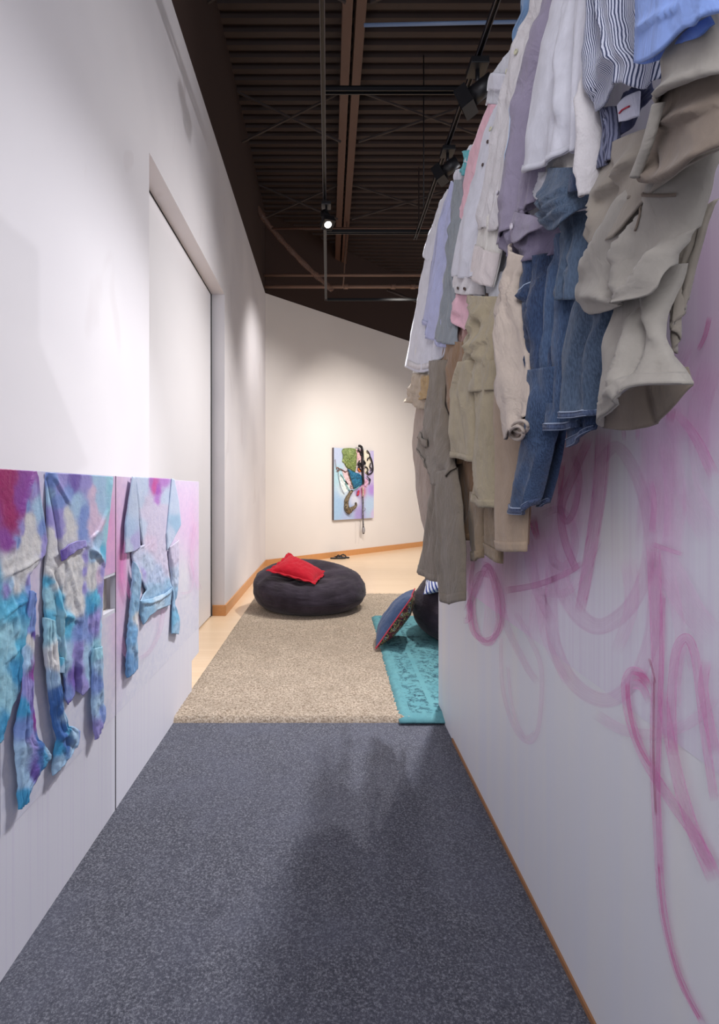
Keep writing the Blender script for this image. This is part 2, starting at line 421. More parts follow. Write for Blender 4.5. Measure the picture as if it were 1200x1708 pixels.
pc = pipe('thin blue-grey conduit crossing high over the clothes', [(.27, 4.0, zat(42, 4.0)), (1.9, 4.0, zat(34, 4.0))], .013, mat_plain('blue_grey_conduit', rgb(112, 132, 165), .4))
pk = pipe('dark sprinkler pipe crossing under the deck near the back', [(-.75, 7.0, zat(381, 7.0)), (2.4, 7.0, zat(381, 7.0))], .014, BROWNM)
pipe('thin dark pipe sloping across the back of the ceiling', [(.9, 8.1, 4.25), (1.9, 8.3, 3.95)], .02, DKBROWN)
MB().tube([(1.5, 4.0, zat(36, 4.0)), (1.5, 4.0, 5.47)], .008, 6).build('hanger_rod', DKBROWN, pc)
MB().tube([(1.2, 7.0, zat(381, 7.0)), (1.2, 7.0, 5.47)], .008, 6).build('hanger_rod', DKBROWN, pk)
# clear plastic sheet strip sagging at the left of the ceiling
dv = []
for k in range(15):
    s = k/14; c = Vector((-.985+1.05*s, 7.3+.7*s, 5.10-.90*s**.75)); dv.append(c)
mb = MB(); mb.tube(dv, [.03+.02*math.sin(k*1.3)**2 for k in range(15)], 7)
t = NT('dusty_plastic'); t.col(rgb(120, 92, 80)); t.rough(.25); t.b.inputs['Alpha'].default_value = .35
tag(mb.build('plastic_strip', t.m, None, True), 'translucent brown plastic strip sagging from the dark wall to the pipes', 'plastic strip')
# ---- lighting tracks and heads
TRK = mat_plain('track_black', rgb(20, 20, 24), .4); TRKG = mat_plain('track_edge', rgb(70, 70, 78), .4, .5, .3)
def track(a, b, label, w=.027, edges=True):
    a, b = Vector(a), Vector(b); d = (b-a); L_ = d.length; d.normalize(); s = d.cross(Vector((0, 0, 1))).normalized()
    th = thing('lighting_track', label, 'lighting track', a, 'ceiling lighting tracks')
    mb = MB()
    for o_, hw, z0, z1 in ((-w*.42, w*.08, -.016, .016), (w*.42, w*.08, -.016, .016), (0, w*.5, .010, .018)):
        mb.obox((a+b)/2+s*o_+Vector((0, 0, (z0+z1)/2)), d*L_/2, s*hw, Vector((0, 0, (z1-z0)/2)))
    mb.build('rail', TRK, th)
    if edges:
        mb = MB()
        for sg in (-1, 1): mb.obox((a+b)/2+s*sg*w*.5+Vector((0, 0, -.015)), d*L_/2, s*.002, Vector((0, 0, .003)))
        mb.build('rail_lip', TRKG, th)
    return th
TZ = 3.9
track((-.035, 1.5, TZ), (-.035, 7.55, TZ), 'left lighting track running down the ceiling with one lit spotlight')
track((.94, 1.2, TZ), (.94, 5.72, TZ), 'right lighting track passing above the hung clothes with two spotlights')
track((-.02, 3.60, TZ), (.93, 3.60, TZ), 'nearest black crossbar joining the two lighting tracks', .04, False)
track((-.02, 5.57, TZ), (1.6, 5.57, TZ), 'middle black crossbar between the two lighting tracks', .04, False)
track((-.02, 7.55, TZ), (2.0, 7.55, TZ), 'farthest thin crossbar at the end of the left lighting track', .028, False)
def drop(x, y, label):
    tag(MB().cyl((x, y, TZ+.018), (x, y, 5.46), .006, None, 8).build('suspension_rod', BLACK, None, True), label, 'rod', 'thin rods holding the tracks')
for x, y in ((-.035, 2.2), (-.035, 5.3), (.94, 2.4), (.94, 5.2)): drop(x, y, 'thin black rod holding a lighting track under the ceiling')
t = NT('lamp_glow'); t.b.inputs['Emission Color'].default_value = (1, .97, .95, 1); t.b.inputs['Emission Strength'].default_value = 14; GLOW = t.m
def head(x, y, aim, label, lit, sc=1.0, zt=TZ):
    th = thing('track_spotlight', label, 'spotlight', (x, y, zt-.2*sc), 'track spotlights')
    MB().box((x-.05*sc, y-.06*sc, zt-.05*sc), (x+.05*sc, y+.06*sc, zt-.015)).build('track_adapter', BLACK, th, False, .004)
    MB().cyl((x, y, zt-.05*sc), (x, y, zt-.13*sc), .012*sc).build('stem', BLACK, th, True)
    c = Vector((x, y, zt-.17*sc)); d = (Vector(aim)-c).normalized(); s = d.cross(Vector((0, 0, 1))).normalized(); u = s.cross(d)
    hd = MB()
    hd.cyl(c-d*.09*sc, c+d*.04*sc, .045*sc, .05*sc, 24); body = hd.build('lamp_body', BLACK, th, True)
    f = MB(); r = .058*sc
    for sg in (-1, 1):
        f.obox(c+d*.07*sc+s*sg*r, d*.035*sc, s*.004*sc, u*r); f.obox(c+d*.07*sc+u*sg*r, d*.035*sc, s*r, u*.004*sc)
    if lit: f.obox(c+d*.094*sc, d*.003*sc, s*r, u*r)
    f.build('square_hood', BLACK, th)
    MB().cyl(c+d*.045*sc, c+d*.101*sc if lit else c+d*.05*sc, .036*sc, None, 24).build('lens', GLOW if lit else mat_plain('lamp_lens', rgb(30, 30, 34), .5), th, True)
head(-.02, 5.0, (.32, 4.25, 2.2), 'lit black square spotlight on the left track', True, .9)
head(.95, 3.36, (-1.2, 4.6, 2.6), 'larger dark spotlight on the right track nearest the camera', False, 1.15)
head(.95, 4.2, (-1.2, 5.6, 2.6), 'dark spotlight farther along the right track', False, 1.0)
# ================================================================ right partition
XW = .579
t = NT('partition_white'); v = t.coords((1, 1, 1))
base = t.mix(t.ramp(t.noise(t.coords((1, 9, .35)), 1.2, 3), [(.35, (0, 0, 0)), (.7, (1, 1, 1))]), rgb(215, 216, 222), rgb(221, 220, 219))
t.col(base); t.rough(.5, .35); t.bump(t.noise(v, 90, 3), .04, .002); PARTW = t.m
wr = struct(MB().box((XW, -.4, 0), (XW+.1, 2.77, 2.44)).build('wall_right', PARTW, None, False))
struct(MB().box((XW-.006, -.4, .006), (XW-.0005, 2.45, .02)).build('baseboard_right', mat_plain('plywood_edge', rgb(150, 106, 70), .6)))
# the pink wash, brushed thinly over the panel: pigment only where it was laid on
def blend(pts, x, y, base):
    k = .0; r = g = b = 0.0
    W = 0.0
    for (px_, py_, rx, ry, c, a) in pts:
        d = ((x-px_)/rx)**2+((y-py_)/ry)**2
        if d < 6:
            w_ = a*math.exp(-d); base = tuple(base[i]*(1-w_)+c[i]*w_ for i in range(3))
    return (base[0], base[1], base[2], 1)
PK = rgb(232, 178, 216); PK2 = rgb(238, 212, 232); CRM = rgb(222, 216, 206); LW = rgb(216, 214, 222); MG = rgb(214, 92, 176)
wash = [(1185, 450, 90, 170, PK2, .95), (1160, 640, 60, 90, PK, .6), (1100, 740, 50, 120, PK2, .6), (1010, 760, 60, 60, CRM, .5), (950, 830, 50, 90, PK2, .7),
        (860, 980, 60, 90, PK2, .65), (800, 960, 45, 90, PK2, .8), (1180, 900, 30, 120, LW, .5), (1030, 900, 40, 90, CRM, .6), (900, 900, 45, 60, PK, .5), (930, 760, 60, 50, PK, .55),
        (820, 1040, 50, 50, PK2, .4), (1110, 870, 30, 110, PK, .35), (970, 1100, 60, 60, LW, .5), (1150, 720, 60, 40, PK, .4)]
ys = []; D = .62
while D < 2.76: ys.append(D); D *= 1.012
zs = [1.17-(1240-CY)/F*2.2+.0*k for k in range(1)]
zs = [0.75+k*.011 for k in range(int(1.25/.011))]
vs = []; cs = []
for z in zs:
    for D in ys:
        x = CX+F*XW/D; yy = CY-(z-H)/D*F
        wx = 14*noise.noise(Vector((D*5, z*4, 0))); vs.append((XW-.0008, D, z))
        cs.append(blend(wash, x+wx, yy+2.5*wx, LW))
n_, m_ = len(ys)-1, len(zs)-1
t = NT('pink_wash'); a = t.n.new('ShaderNodeAttribute'); a.attribute_name = 'Paint'
f2 = t.ramp(t.noise(t.coords((1, 46, .9)), 1.3, 4, .7), [(.42, (0, 0, 0)), (.75, (.55, .55, .55))])
t.col(t.mix(f2, a.outputs[0], t.mix(1.0, a.outputs[0], rgb(240, 224, 240), 'MULTIPLY'))); t.rough(.5, .35)
pw = link('paint_wash', vs, grid_faces(n_, m_, True), t.m, wr, True, None, cs)
# brush strokes
def stroke_mat(name, c, a):
    t = NT(name); uv = t.coords((1, 1, 1), 'UV'); sx = t.node('ShaderNodeSeparateXYZ'); t.link(uv, sx.inputs[0])
    e = t.math('ABSOLUTE', t.math('SUBTRACT', sx.outputs[0], .5)); e = t.math('MULTIPLY', e, 2.0)
    edge = t.ramp(e, [(.0, (.5,)*3), (.55, (.55,)*3), (.8, (.8,)*3), (1, (.0,)*3)])
    brs = t.ramp(t.noise(t.coords((9, .9, 1), 'UV'), 1.6, 4, .7), [(.3, (.25,)*3), (.7, (1,)*3)])
    fa = t.n.new('ShaderNodeAttribute'); fa.attribute_name = 'Paint'
    al = t.math('MULTIPLY', t.math('MULTIPLY', t.math('MULTIPLY', edge, brs), a), fa.outputs[2])
    t.col(c); t.rough(.45, .4); t.link(al, t.b.inputs['Alpha']); return t.m
SM = {'f': stroke_mat('pink_paint_faint', rgb(232, 150, 206), .36), 'm': stroke_mat('pink_paint', rgb(228, 116, 188), .72), 's': stroke_mat('magenta_paint', rgb(220, 70, 160), 1.1),
      'd': stroke_mat('dark_magenta_paint', rgb(160, 28, 98), 1.3)}
def catm(P, k=8):
    P = [Vector(p) for p in P]; Q = [P[0]]+P+[P[-1]]; out = []
    for i in range(1, len(Q)-2):
        a, b, c, d = Q[i-1:i+3]
        for s in range(k):
            t_ = s/k; out.append(.5*((2*b)+(c-a)*t_+(2*a-5*b+4*c-d)*t_*t_+(3*b-a-3*c+d)*t_**3))
    out.append(P[-1]); return out
scount = [0]
def stroke(P, w0, w1, kind, X=XW, parent=None, sgn=-1):
    Q = catm(P); scount[0] += 1; off = .0012+.00025*scount[0]
    vs = []; uv = []; L_ = 0
    for i, q in enumerate(Q):
        tg = (Q[min(i+1, len(Q)-1)]-Q[max(i-1, 0)]); tg.normalize(); nn = Vector((-tg.y, tg.x)); w_ = (w0+(w1-w0)*i/len(Q))*.5*(1.35 if parent is None else 1)
        if i: L_ += (q-Q[i-1]).length
        for k in range(5):
            s = -1+k*.5; p = onX(q.x+nn.x*w_*s, q.y+nn.y*w_*s, X); p.x += sgn*off; vs.append(p); uv.append((k/4, L_*.012+scount[0]*3.1))
    fs = []
    for i in range(len(Q)-1):
        for k in range(4): a = i*5+k; fs.append((a, a+1, a+6, a+5))
    acc = [0]
    for i in range(1, len(Q)): acc.append(acc[-1]+(Q[i]-Q[i-1]).length)
    fd = [min(1, (min(a_, acc[-1]-a_)+.5)/(1.1*max(w0, w1)))**.8 for a_ in acc]
    return link('paint_stroke', vs, fs, SM[kind], parent or wr, True, uv, [(fd[i],)*3+(1,) for i in range(len(Q)) for k in range(5)])
for P, a, b, k in [
    ([(1000, 775), (1030, 745), (1062, 790), (1085, 870), (1080, 950), (1052, 1012), (1005, 1045), (966, 1025), (940, 975), (932, 920)], 14, 26, 'f'),
    ([(922, 940), (921, 985), (925, 1066), (948, 1125), (984, 1160), (1025, 1166), (1066, 1125), (1090, 1060), (1096, 990), (1092, 930)], 16, 24, 'f'),
    ([(1008, 715), (1002, 815), (984, 936), (969, 1022)], 22, 14, 'm'),
    ([(985, 730), (955, 800), (938, 850), (945, 905), (965, 955)], 12, 10, 'm'),
    ([(960, 760), (968, 800), (960, 850), (946, 870), (936, 840), (948, 790)], 9, 8, 'm'),
    ([(940, 770), (938, 800), (935, 830)], 9, 4, 's'),
    ([(905, 860), (935, 850), (958, 880), (960, 920), (945, 945), (925, 935), (920, 900)], 10, 12, 'f'),
    ([(890, 860), (895, 885), (900, 900)], 12, 6, 's'),
    ([(880, 890), (892, 960), (905, 1000), (925, 1040)], 16, 12, 'f'),
    ([(845, 985), (900, 975), (950, 955), (975, 938)], 9, 7, 'm'),
    ([(835, 920), (838, 1000), (850, 1050), (880, 1110), (900, 1140)], 12, 8, 'f'),
    ([(780, 1020), (795, 985), (815, 945), (830, 990), (834, 1040), (820, 1072), (800, 1060), (790, 1010), (800, 960), (820, 960)], 8, 8, 'm'),
    ([(786, 1000), (790, 1050), (812, 1068), (836, 1050), (840, 1000), (822, 950), (806, 940)], 7, 7, 'm'),
    ([(775, 1035), (784, 1030), (786, 985), (792, 930)], 8, 5, 'm'),
    ([(790, 930), (780, 960), (783, 1010)], 12, 8, 'f'),
    ([(838, 1060), (842, 1150), (862, 1215), (888, 1238), (903, 1205), (907, 1120), (890, 1070), (862, 1020)], 5, 7, 'f'),
    ([(850, 1110), (858, 1180), (878, 1228), (896, 1220)], 4, 4, 'f'),
    ([(1102, 690), (1104, 780), (1098, 860), (1092, 910)], 52, 44, 'f'),
    ([(1096, 905), (1100, 1010), (1103, 1113), (1100, 1200), (1099, 1290), (1104, 1400), (1112, 1515), (1138, 1625), (1182, 1712)], 20, 8, 'm'),
    ([(1112, 990), (1110, 1110), (1106, 1240), (1104, 1350), (1108, 1460)], 8, 6, 'm'),
    ([(1089, 1098), (1096, 1120), (1100, 1140)], 3, 2, 'd'),
    ([(1098, 1130), (1097, 1260), (1101, 1360)], 3, 3, 'd'),
    ([(1106, 1440), (1114, 1530), (1140, 1630), (1176, 1702)], 3, 4, 's'),
    ([(1090, 1140), (1074, 1122), (1058, 1120), (1050, 1145), (1058, 1200), (1085, 1270), (1130, 1340), (1168, 1395), (1200, 1452)], 10, 16, 'm'),
    ([(1060, 1128), (1078, 1130), (1091, 1148)], 14, 10, 's'),
    ([(1056, 1140), (1078, 1146), (1091, 1172)], 14, 8, 'm'),
    ([(1054, 1138), (1056, 1175), (1070, 1235), (1094, 1280)], 6, 4, 's'),
    ([(1132, 1260), (1129, 1172), (1136, 1090), (1153, 1064), (1168, 1090), (1178, 1160), (1186, 1230), (1202, 1337)], 14, 12, 'm'),
    ([(1140, 1180), (1141, 1110), (1154, 1078), (1164, 1120)], 9, 9, 'f'),
    ([(1112, 1150), (1126, 1230), (1146, 1320), (1172, 1400), (1204, 1470)], 14, 22, 'm'),
    ([(1100, 915), (1130, 960), (1165, 1020), (1204, 1065)], 40, 34, 'f'),
    ([(1096, 907), (1118, 915), (1150, 925)], 7, 5, 'm'),
    ([(1190, 1100), (1184, 1150), (1195, 1210), (1204, 1260)], 14, 16, 'm'),
    ([(1000, 1190), (1050, 1218), (1110, 1224), (1170, 1200), (1204, 1160)], 14, 16, 'f'),
    ([(1130, 680), (1128, 705)], 16, 8, 's'),
    ([(1140, 690), (1172, 730), (1204, 795)], 10, 18, 'm'),
    ([(1196, 528), (1188, 560), (1176, 585)], 7, 5, 's'),
    ([(1150, 790), (1175, 850), (1204, 900)], 36, 40, 'f'),
    ([(1096, 800), (1102, 840), (1098, 890)], 7, 9, 'm'),
    ([(1050, 715), (1052, 735)], 6, 5, 'm'), ([(1075, 712), (1074, 735)], 6, 4, 'm'),
    ([(905, 990), (916, 1060), (940, 1110), (955, 1140)], 10, 12, 'f'),
    ([(940, 730), (950, 830), (944, 930), (930, 1010)], 44, 30, 'f'), ([(975, 720), (985, 820), (975, 900)], 30, 22, 'f'), ([(1128, 730), (1140, 840), (1130, 930)], 34, 26, 'f'),
    ([(900, 880), (910, 960), (900, 1060)], 26, 20, 'f'), ([(820, 920), (826, 1000), (818, 1080)], 22, 14, 'f'), ([(1160, 560), (1130, 650), (1150, 740)], 30, 24, 'f'), ([(1204, 600), (1180, 700), (1190, 820)], 34, 26, 'f'),
    ([(1060, 930), (1066, 1010), (1040, 1090)], 24, 16, 'f'), ([(1130, 960), (1150, 1060), (1140, 1150)], 18, 14, 'f'), ([(1010, 900), (980, 960), (950, 990), (900, 985)], 12, 10, 'f'),
    ([(862, 900), (858, 960), (862, 1010)], 22, 14, 'f')]: stroke(P, a, b, k)
# ================================================================ low left partition
XP = -.777; ZT = 1.2225; ZP = lambda y, D: H-(y-CY)/F*D
dS = 1.926          # the joint between the two panels
nP = [(-.6, 0), (dS-.004, 0), (dS-.004, .74), (1.82, .74), (1.82, .862), (dS-.004, .862), (dS-.004, ZT), (-.6, ZT)]
fP = [(dS, 0), (3.0, 0), (3.0, .2), (3.165, .2), (3.165, ZT), (dS, ZT)]
PANW = mat_wall('panel_white', rgb(222, 221, 230), .55, rgb(196, 182, 216), .42)
pn = thing('low_partition', 'near low white board with two paint-soaked shirts and a small slot', 'partition', (XP-.01, .6, 0), 'low painted partitions along the left wall')
pf = thing('low_partition', 'far low white board with one pale shirt and pink brushwork', 'partition', (XP-.01, 2.5, 0), 'low painted partitions along the left wall')
prism('board', nP, XP-.02, XP, PANW, pn, .001); prism('board', fP, XP-.02, XP, PANW, pf, .001)
MB().box((XP-.05, 1.7, .0), (XP-.0215, 1.918, .74)).build('ledge', mat_wall('ledge_white', rgb(228, 224, 218)), pn)
MB().box((XP-.045, 1.7, .742), (XP-.030, 1.918, 1.1)).build('backing', mat_wall('backing_grey', rgb(206, 200, 192)), pn)
MB().box((XP-.16, -.5, .72), (XP-.0205, -.46, 1.2)).build('brace', mat_wall('brace_wood', rgb(200, 180, 150)), pn)
MG2 = rgb(206, 78, 150)
wl = [(200, 900, 26, 110, rgb(238, 160, 214), .75), (200, 945, 12, 60, rgb(240, 110, 190), .7), (205, 840, 30, 60, rgb(236, 204, 232), .9), (310, 860, 30, 90, rgb(234, 200, 232), .85),
      (325, 900, 14, 70, rgb(230, 178, 214), .5), (255, 1010, 30, 30, rgb(232, 206, 228), .5), (181, 870, 12, 60, rgb(240, 150, 206), .75), (178, 935, 14, 25, rgb(226, 160, 214), .6), (200, 1060, 14, 60, rgb(226, 186, 222), .6),
      (306, 968, 12, 45, rgb(226, 224, 228), .9), (65, 850, 9, 90, rgb(222, 206, 236), .8), (62, 1000, 12, 90, rgb(224, 204, 226), .7), (190, 1000, 10, 200, rgb(226, 200, 222), .4)]
def washgrid(x0, x1, y0, y1, parent, skip=None, st=3.0):
    D0, D1 = F*XP/(x0-CX), F*XP/(x1-CX); n = int((x1-x0)/st); Ds = [F*XP/((x0+(x1-x0)*i/n)-CX) for i in range(n+1)]
    Zs = [ZT-.001-(ZT-.35)*j/90 for j in range(91)]
    vs = []; cs = []
    for z in Zs:
        for D in Ds:
            x = CX+F*XP/D; y = CY-(z-H)/D*F; wx = 10*noise.noise(Vector((D*6, z*5, 2)))
            vs.append((XP+.0008, D, z)); cs.append(blend(wl, x+wx, y+2*wx, rgb(222, 221, 230)))
    fs = [f for f in grid_faces(n, 90, False) if not (skip and skip(sum((Vector(vs[i]) for i in f), Vector())/4))]
    return link('paint_wash', vs, fs, WASHM, parent, True, None, cs)
WASHM = mat_paint('left_panel_wash', .5, True, .05)
washgrid(0, 192.6, 780, 1200, pn, lambda c: c.y > 1.81 and .73 < c.z < .87)
washgrid(193.2, 331.5, 780, 1200, pf)
for P, a, b, k in [([(268, 1010), (262, 1050), (245, 1085), (225, 1100)], 8, 7, 'f'), ([(196, 1060), (202, 1090), (212, 1098)], 9, 6, 'f'), ([(330, 985), (322, 960), (316, 920), (322, 870)], 8, 6, 'f'),
                   ([(296, 990), (314, 985), (318, 955), (312, 935)], 4, 4, 'f'), ([(204, 900), (200, 950), (212, 1000)], 9, 7, 'm')]: stroke(P, a, b, k, XP, pf, 1)
MB().box((XP+.0005, dS-.004, 0), (XP+.0018, dS-.001, ZT)).build('joint', GAP, pf)
CHK[0] = 0
# ================================================================ paint-soaked shirts stuck on the low panels
def pcol(ctrl, x, y, seed=0, sharp=2.5):
    wx = 5*noise.noise(Vector((x*.06, y*.04, seed)))+2*noise.noise(Vector((x*.2, y*.12, seed+5))); wy = 8*noise.noise(Vector((x*.04, y*.03, seed+9)))
    x += wx; y += wy; W = 0; r = g = b = 0
    for (cx, cy, rad, c) in ctrl:
        d2 = ((x-cx)**2+((y-cy)*.5)**2)/(rad*rad); w_ = 1/(d2+.02)**sharp; W += w_; r += w_*c[0]; g += w_*c[1]; b += w_*c[2]
    return (r/W, g/W, b/W, 1)
def sh(c, k=1.0): return c
CY1 = rgb(96, 190, 222); CY2 = rgb(70, 160, 205); LB = rgb(170, 204, 230); LAV = rgb(158, 150, 212); PUR = rgb(146, 70, 158); MAG = rgb(164, 36, 104); OFW = rgb(222, 220, 216)
PER = rgb(130, 156, 214); PNK = rgb(222, 196, 218); TEA = rgb(160, 212, 226); DB = rgb(66, 112, 176); VIO = rgb(120, 98, 178)
PAINTM = mat_paint('painted_cloth', .42, True, .55, .5)
def relief(name, parent, ctrl, T, B, L, R, seed=0, X=XP+.006, bulge=.006, folds=(), auto=(4, .002, .3), wrinkle=.0035, step=1.7, wscale=42, paint=None):
    g = patch(T, B, L, R, X, step=step, bulge=min(bulge, .009), edge=9, folds=folds, auto=(auto[0], auto[1]*.6, auto[2]), wrinkle=min(wrinkle, .0032), out=1, seed=seed, wscale=wscale)
    cols = [pcol(paint or ctrl, p.x, p.y, seed) for p in g.pix]
    sheet(name, g, PAINTM, parent, .003, cols); return g
G1 = 'paint-soaked shirts on the low panels'
s1 = thing('painted_shirt', 'magenta and turquoise shirt soaked in paint at the left edge of the low panels', 'shirt', onX(30, 1290, XP), G1)
c1 = [(5, 815, 20, MAG), (28, 830, 16, PUR), (12, 860, 18, MAG), (5, 900, 14, PUR), (40, 800, 14, PUR), (-30, 850, 30, PUR), (50, 815, 8, LAV), (58, 850, 9, LB), (42, 845, 7, PER), (28, 880, 8, LAV), (22, 905, 7, PER),
      (66, 880, 7, PER), (72, 905, 8, LAV), (66, 925, 7, LAV), (44, 870, 8, OFW), (40, 900, 14, OFW), (30, 940, 18, OFW), (55, 905, 9, OFW), (10, 945, 16, OFW), (45, 935, 12, OFW), (10, 975, 12, LB), (22, 980, 8, OFW), (46, 965, 7, LAV), (5, 985, 10, LAV),
      (45, 985, 8, PER), (10, 1020, 20, CY1), (30, 1010, 12, CY2), (10, 1060, 22, TEA), (25, 1080, 12, CY1), (20, 1120, 16, CY2), (5, 1150, 18, TEA), (20, 1180, 12, TEA), (0, 1210, 12, CY2), (-40, 1000, 40, CY1), (-40, 1150, 40, TEA), (45, 1010, 7, PER)]
relief('torso', s1, c1, [(-90, 777), (0, 782), (59, 786)], [(-90, 1300), (-30, 1260), (2, 1234), (6, 1205), (30, 1150)], [(-90, 777), (-90, 1300)],
       [(59, 786), (64, 820), (72, 868), (77, 903), (74, 925), (60, 943), (48, 958), (51, 990), (50, 1015), (42, 1055), (34, 1100), (30, 1150)], 1,
       folds=[([(52, 790), (30, 860), (12, 925)], .006, 4), ([(58, 790), (66, 850), (74, 905)], .004, 2), ([(20, 1020), (22, 1060)], .006, 3), ([(2, 1030), (24, 1010), (45, 1000)], .005, 3), ([(10, 1100), (30, 1080)], .005, 3), ([(45, 1010), (36, 1060), (28, 1140)], .008, 4), ([(8, 960), (40, 945), (70, 925)], .004, 3)])
c1b = [(50, 1000, 8, PER), (45, 1040, 8, PER), (44, 1070, 6, OFW), (52, 1060, 5, VIO), (38, 1100, 6, LB), (50, 1120, 6, PUR), (40, 1150, 7, LAV), (30, 1180, 8, CY2), (48, 1180, 6, VIO), (52, 1200, 5, PUR), (35, 1215, 9, PER), (30, 1260, 9, LB), (45, 1240, 8, LAV), (60, 1240, 8, DB), (70, 1265, 8, CY2), (50, 1285, 8, VIO), (35, 1300, 8, LB), (60, 1275, 7, DB), (76, 1255, 6, LB), (35, 1335, 6, CY2)]
relief('sleeve', s1, c1b, [(48, 985), (54, 990)], [(29, 1350), (35, 1343), (42, 1338)], [(48, 985), (42, 1040), (34, 1090), (32, 1150), (26, 1200), (22, 1250), (27, 1300), (29, 1350)],
       [(54, 990), (54, 1040), (52, 1100), (50, 1150), (56, 1215), (60, 1235), (72, 1243), (84, 1262), (76, 1275), (64, 1288), (48, 1310), (42, 1338)], 2, X=XP+.012, bulge=.014,
       folds=[([(52, 1235), (52, 1300), (46, 1320)], .007, 4), ([(34, 1100), (30, 1200), (27, 1260)], .005, 3), ([(60, 1250), (70, 1262)], .008, 4), ([(38, 1180), (40, 1255)], .005, 3)], auto=(3, .004, .2))
s2 = thing('painted_shirt', 'lavender white and blue shirt soaked in paint, arms hanging, middle of the low panels', 'shirt', onX(120, 1290, XP), G1)
c2 = [(85, 800, 8, PER), (100, 798, 12, LAV), (120, 800, 14, VIO), (140, 800, 12, LAV), (160, 803, 12, LB), (180, 805, 10, TEA), (82, 830, 6, LB), (81, 860, 7, LAV), (95, 840, 8, PER), (95, 860, 9, LAV), (98, 885, 7, LAV), (110, 820, 12, PER), (125, 840, 12, LB), (135, 860, 12, PER), (150, 820, 8, PNK), (154, 850, 9, PNK), (158, 870, 10, PNK), (150, 885, 8, PNK),
      (165, 835, 9, LB), (178, 850, 8, TEA), (110, 860, 7, OFW), (113, 880, 9, OFW), (120, 890, 8, OFW), (105, 895, 5, OFW), (135, 885, 9, PER), (175, 890, 9, TEA), (160, 900, 10, LB), (170, 920, 8, CY1), (82, 890, 7, OFW), (88, 920, 12, OFW), (84, 945, 10, OFW), (95, 960, 12, OFW), (110, 945, 12, OFW), (125, 935, 10, OFW), (110, 985, 12, OFW), (125, 965, 10, OFW), (128, 1000, 9, OFW), (122, 1015, 7, OFW),
      (137, 930, 5, LAV), (136, 955, 5, LAV), (138, 985, 5, LAV), (150, 950, 8, OFW), (150, 930, 6, LB), (150, 970, 7, OFW), (162, 960, 5, PNK), (165, 985, 6, LAV), (168, 950, 5, LAV), (155, 995, 8, CY1), (145, 1010, 9, CY2), (76, 970, 6, CY1), (80, 1000, 9, TEA), (95, 1000, 9, CY1), (80, 1040, 9, CY1), (95, 1040, 10, TEA), (110, 1040, 10, CY1), (125, 1050, 10, PER), (140, 1050, 10, PER), (155, 1040, 9, LAV), (165, 1050, 8, LB),
      (85, 1080, 8, LB), (95, 1100, 8, TEA), (110, 1090, 8, LB), (125, 1090, 10, LAV), (140, 1100, 9, LB), (120, 1130, 9, VIO), (110, 1155, 8, PER), (135, 1140, 7, LAV), (145, 1125, 8, LB), (160, 1080, 8, TEA), (113, 1170, 6, VIO)]
g2 = relief('torso', s2, c2, [(78, 788), (130, 791), (188, 795)], [(86, 1120), (104, 1122), (108, 1176), (116, 1165), (127, 1152), (133, 1161), (152, 1142), (154, 1085), (168, 1082)],
       [(78, 788), (77, 850), (77, 905), (73, 950), (71, 1000), (74, 1060), (86, 1120)], [(188, 795), (184, 835), (180, 880), (175, 930), (171, 985), (169, 1040), (168, 1082)], 3,
       folds=[([(80, 792), (86, 830), (93, 870), (100, 930)], -.010, 2.2), ([(84, 792), (110, 840)], .006, 2), ([(182, 800), (176, 850), (160, 885), (146, 900)], .006, 2.5), ([(104, 930), (118, 975), (130, 1030), (128, 1150)], .007, 2.5),
              ([(78, 950), (96, 1020), (102, 1110)], .009, 3), ([(88, 950), (104, 1010), (106, 1080)], -.006, 2.5), ([(97, 1028), (108, 1030), (118, 1034)], .012, 3), ([(144, 915), (158, 925), (168, 940)], .012, 2.5), ([(155, 1000), (158, 1080)], .006, 3),
              ([(126, 1110), (128, 1160)], -.012, 2)], auto=(5, .003, .4), wrinkle=.009)
band_c = [(100, 930, 20, VIO), (130, 905, 20, LAV)]
relief('collar', s2, band_c, [(100, 918), (112, 908), (126, 902), (142, 901)], [(103, 936), (114, 927), (128, 917), (144, 912)], [(100, 918), (103, 936)], [(142, 901), (144, 912)], 4, X=XP+.022, bulge=.004, auto=(3, .002, 0))
cs_ = [(78, 1050, 8, TEA), (88, 1100, 8, OFW), (84, 1130, 7, LB), (90, 1160, 7, DB), (88, 1190, 8, DB), (100, 1190, 7, LB), (95, 1220, 9, DB), (108, 1215, 7, CY2), (92, 1250, 9, CY2), (105, 1245, 8, DB), (120, 1225, 8, LB), (128, 1228, 7, PER), (95, 1275, 8, LB), (115, 1255, 7, LB)]
relief('sleeve', s2, cs_, [(71, 1030), (88, 1036)], [(86, 1294), (100, 1277), (114, 1260)], [(71, 1030), (72, 1090), (78, 1140), (84, 1190), (91, 1235), (88, 1265), (86, 1294)],
       [(88, 1036), (92, 1090), (95, 1135), (102, 1180), (109, 1212), (120, 1212), (131, 1219), (131, 1228), (124, 1244), (114, 1260)], 5, X=XP+.014, bulge=.016,
       folds=[([(92, 1235), (106, 1225), (118, 1243)], .012, 3.5), ([(106, 1214), (114, 1240)], -.010, 3), ([(84, 1100), (90, 1170), (103, 1225)], .008, 3), ([(96, 1238), (104, 1262)], .006, 3)], auto=(3, .004, .3), wrinkle=.010)
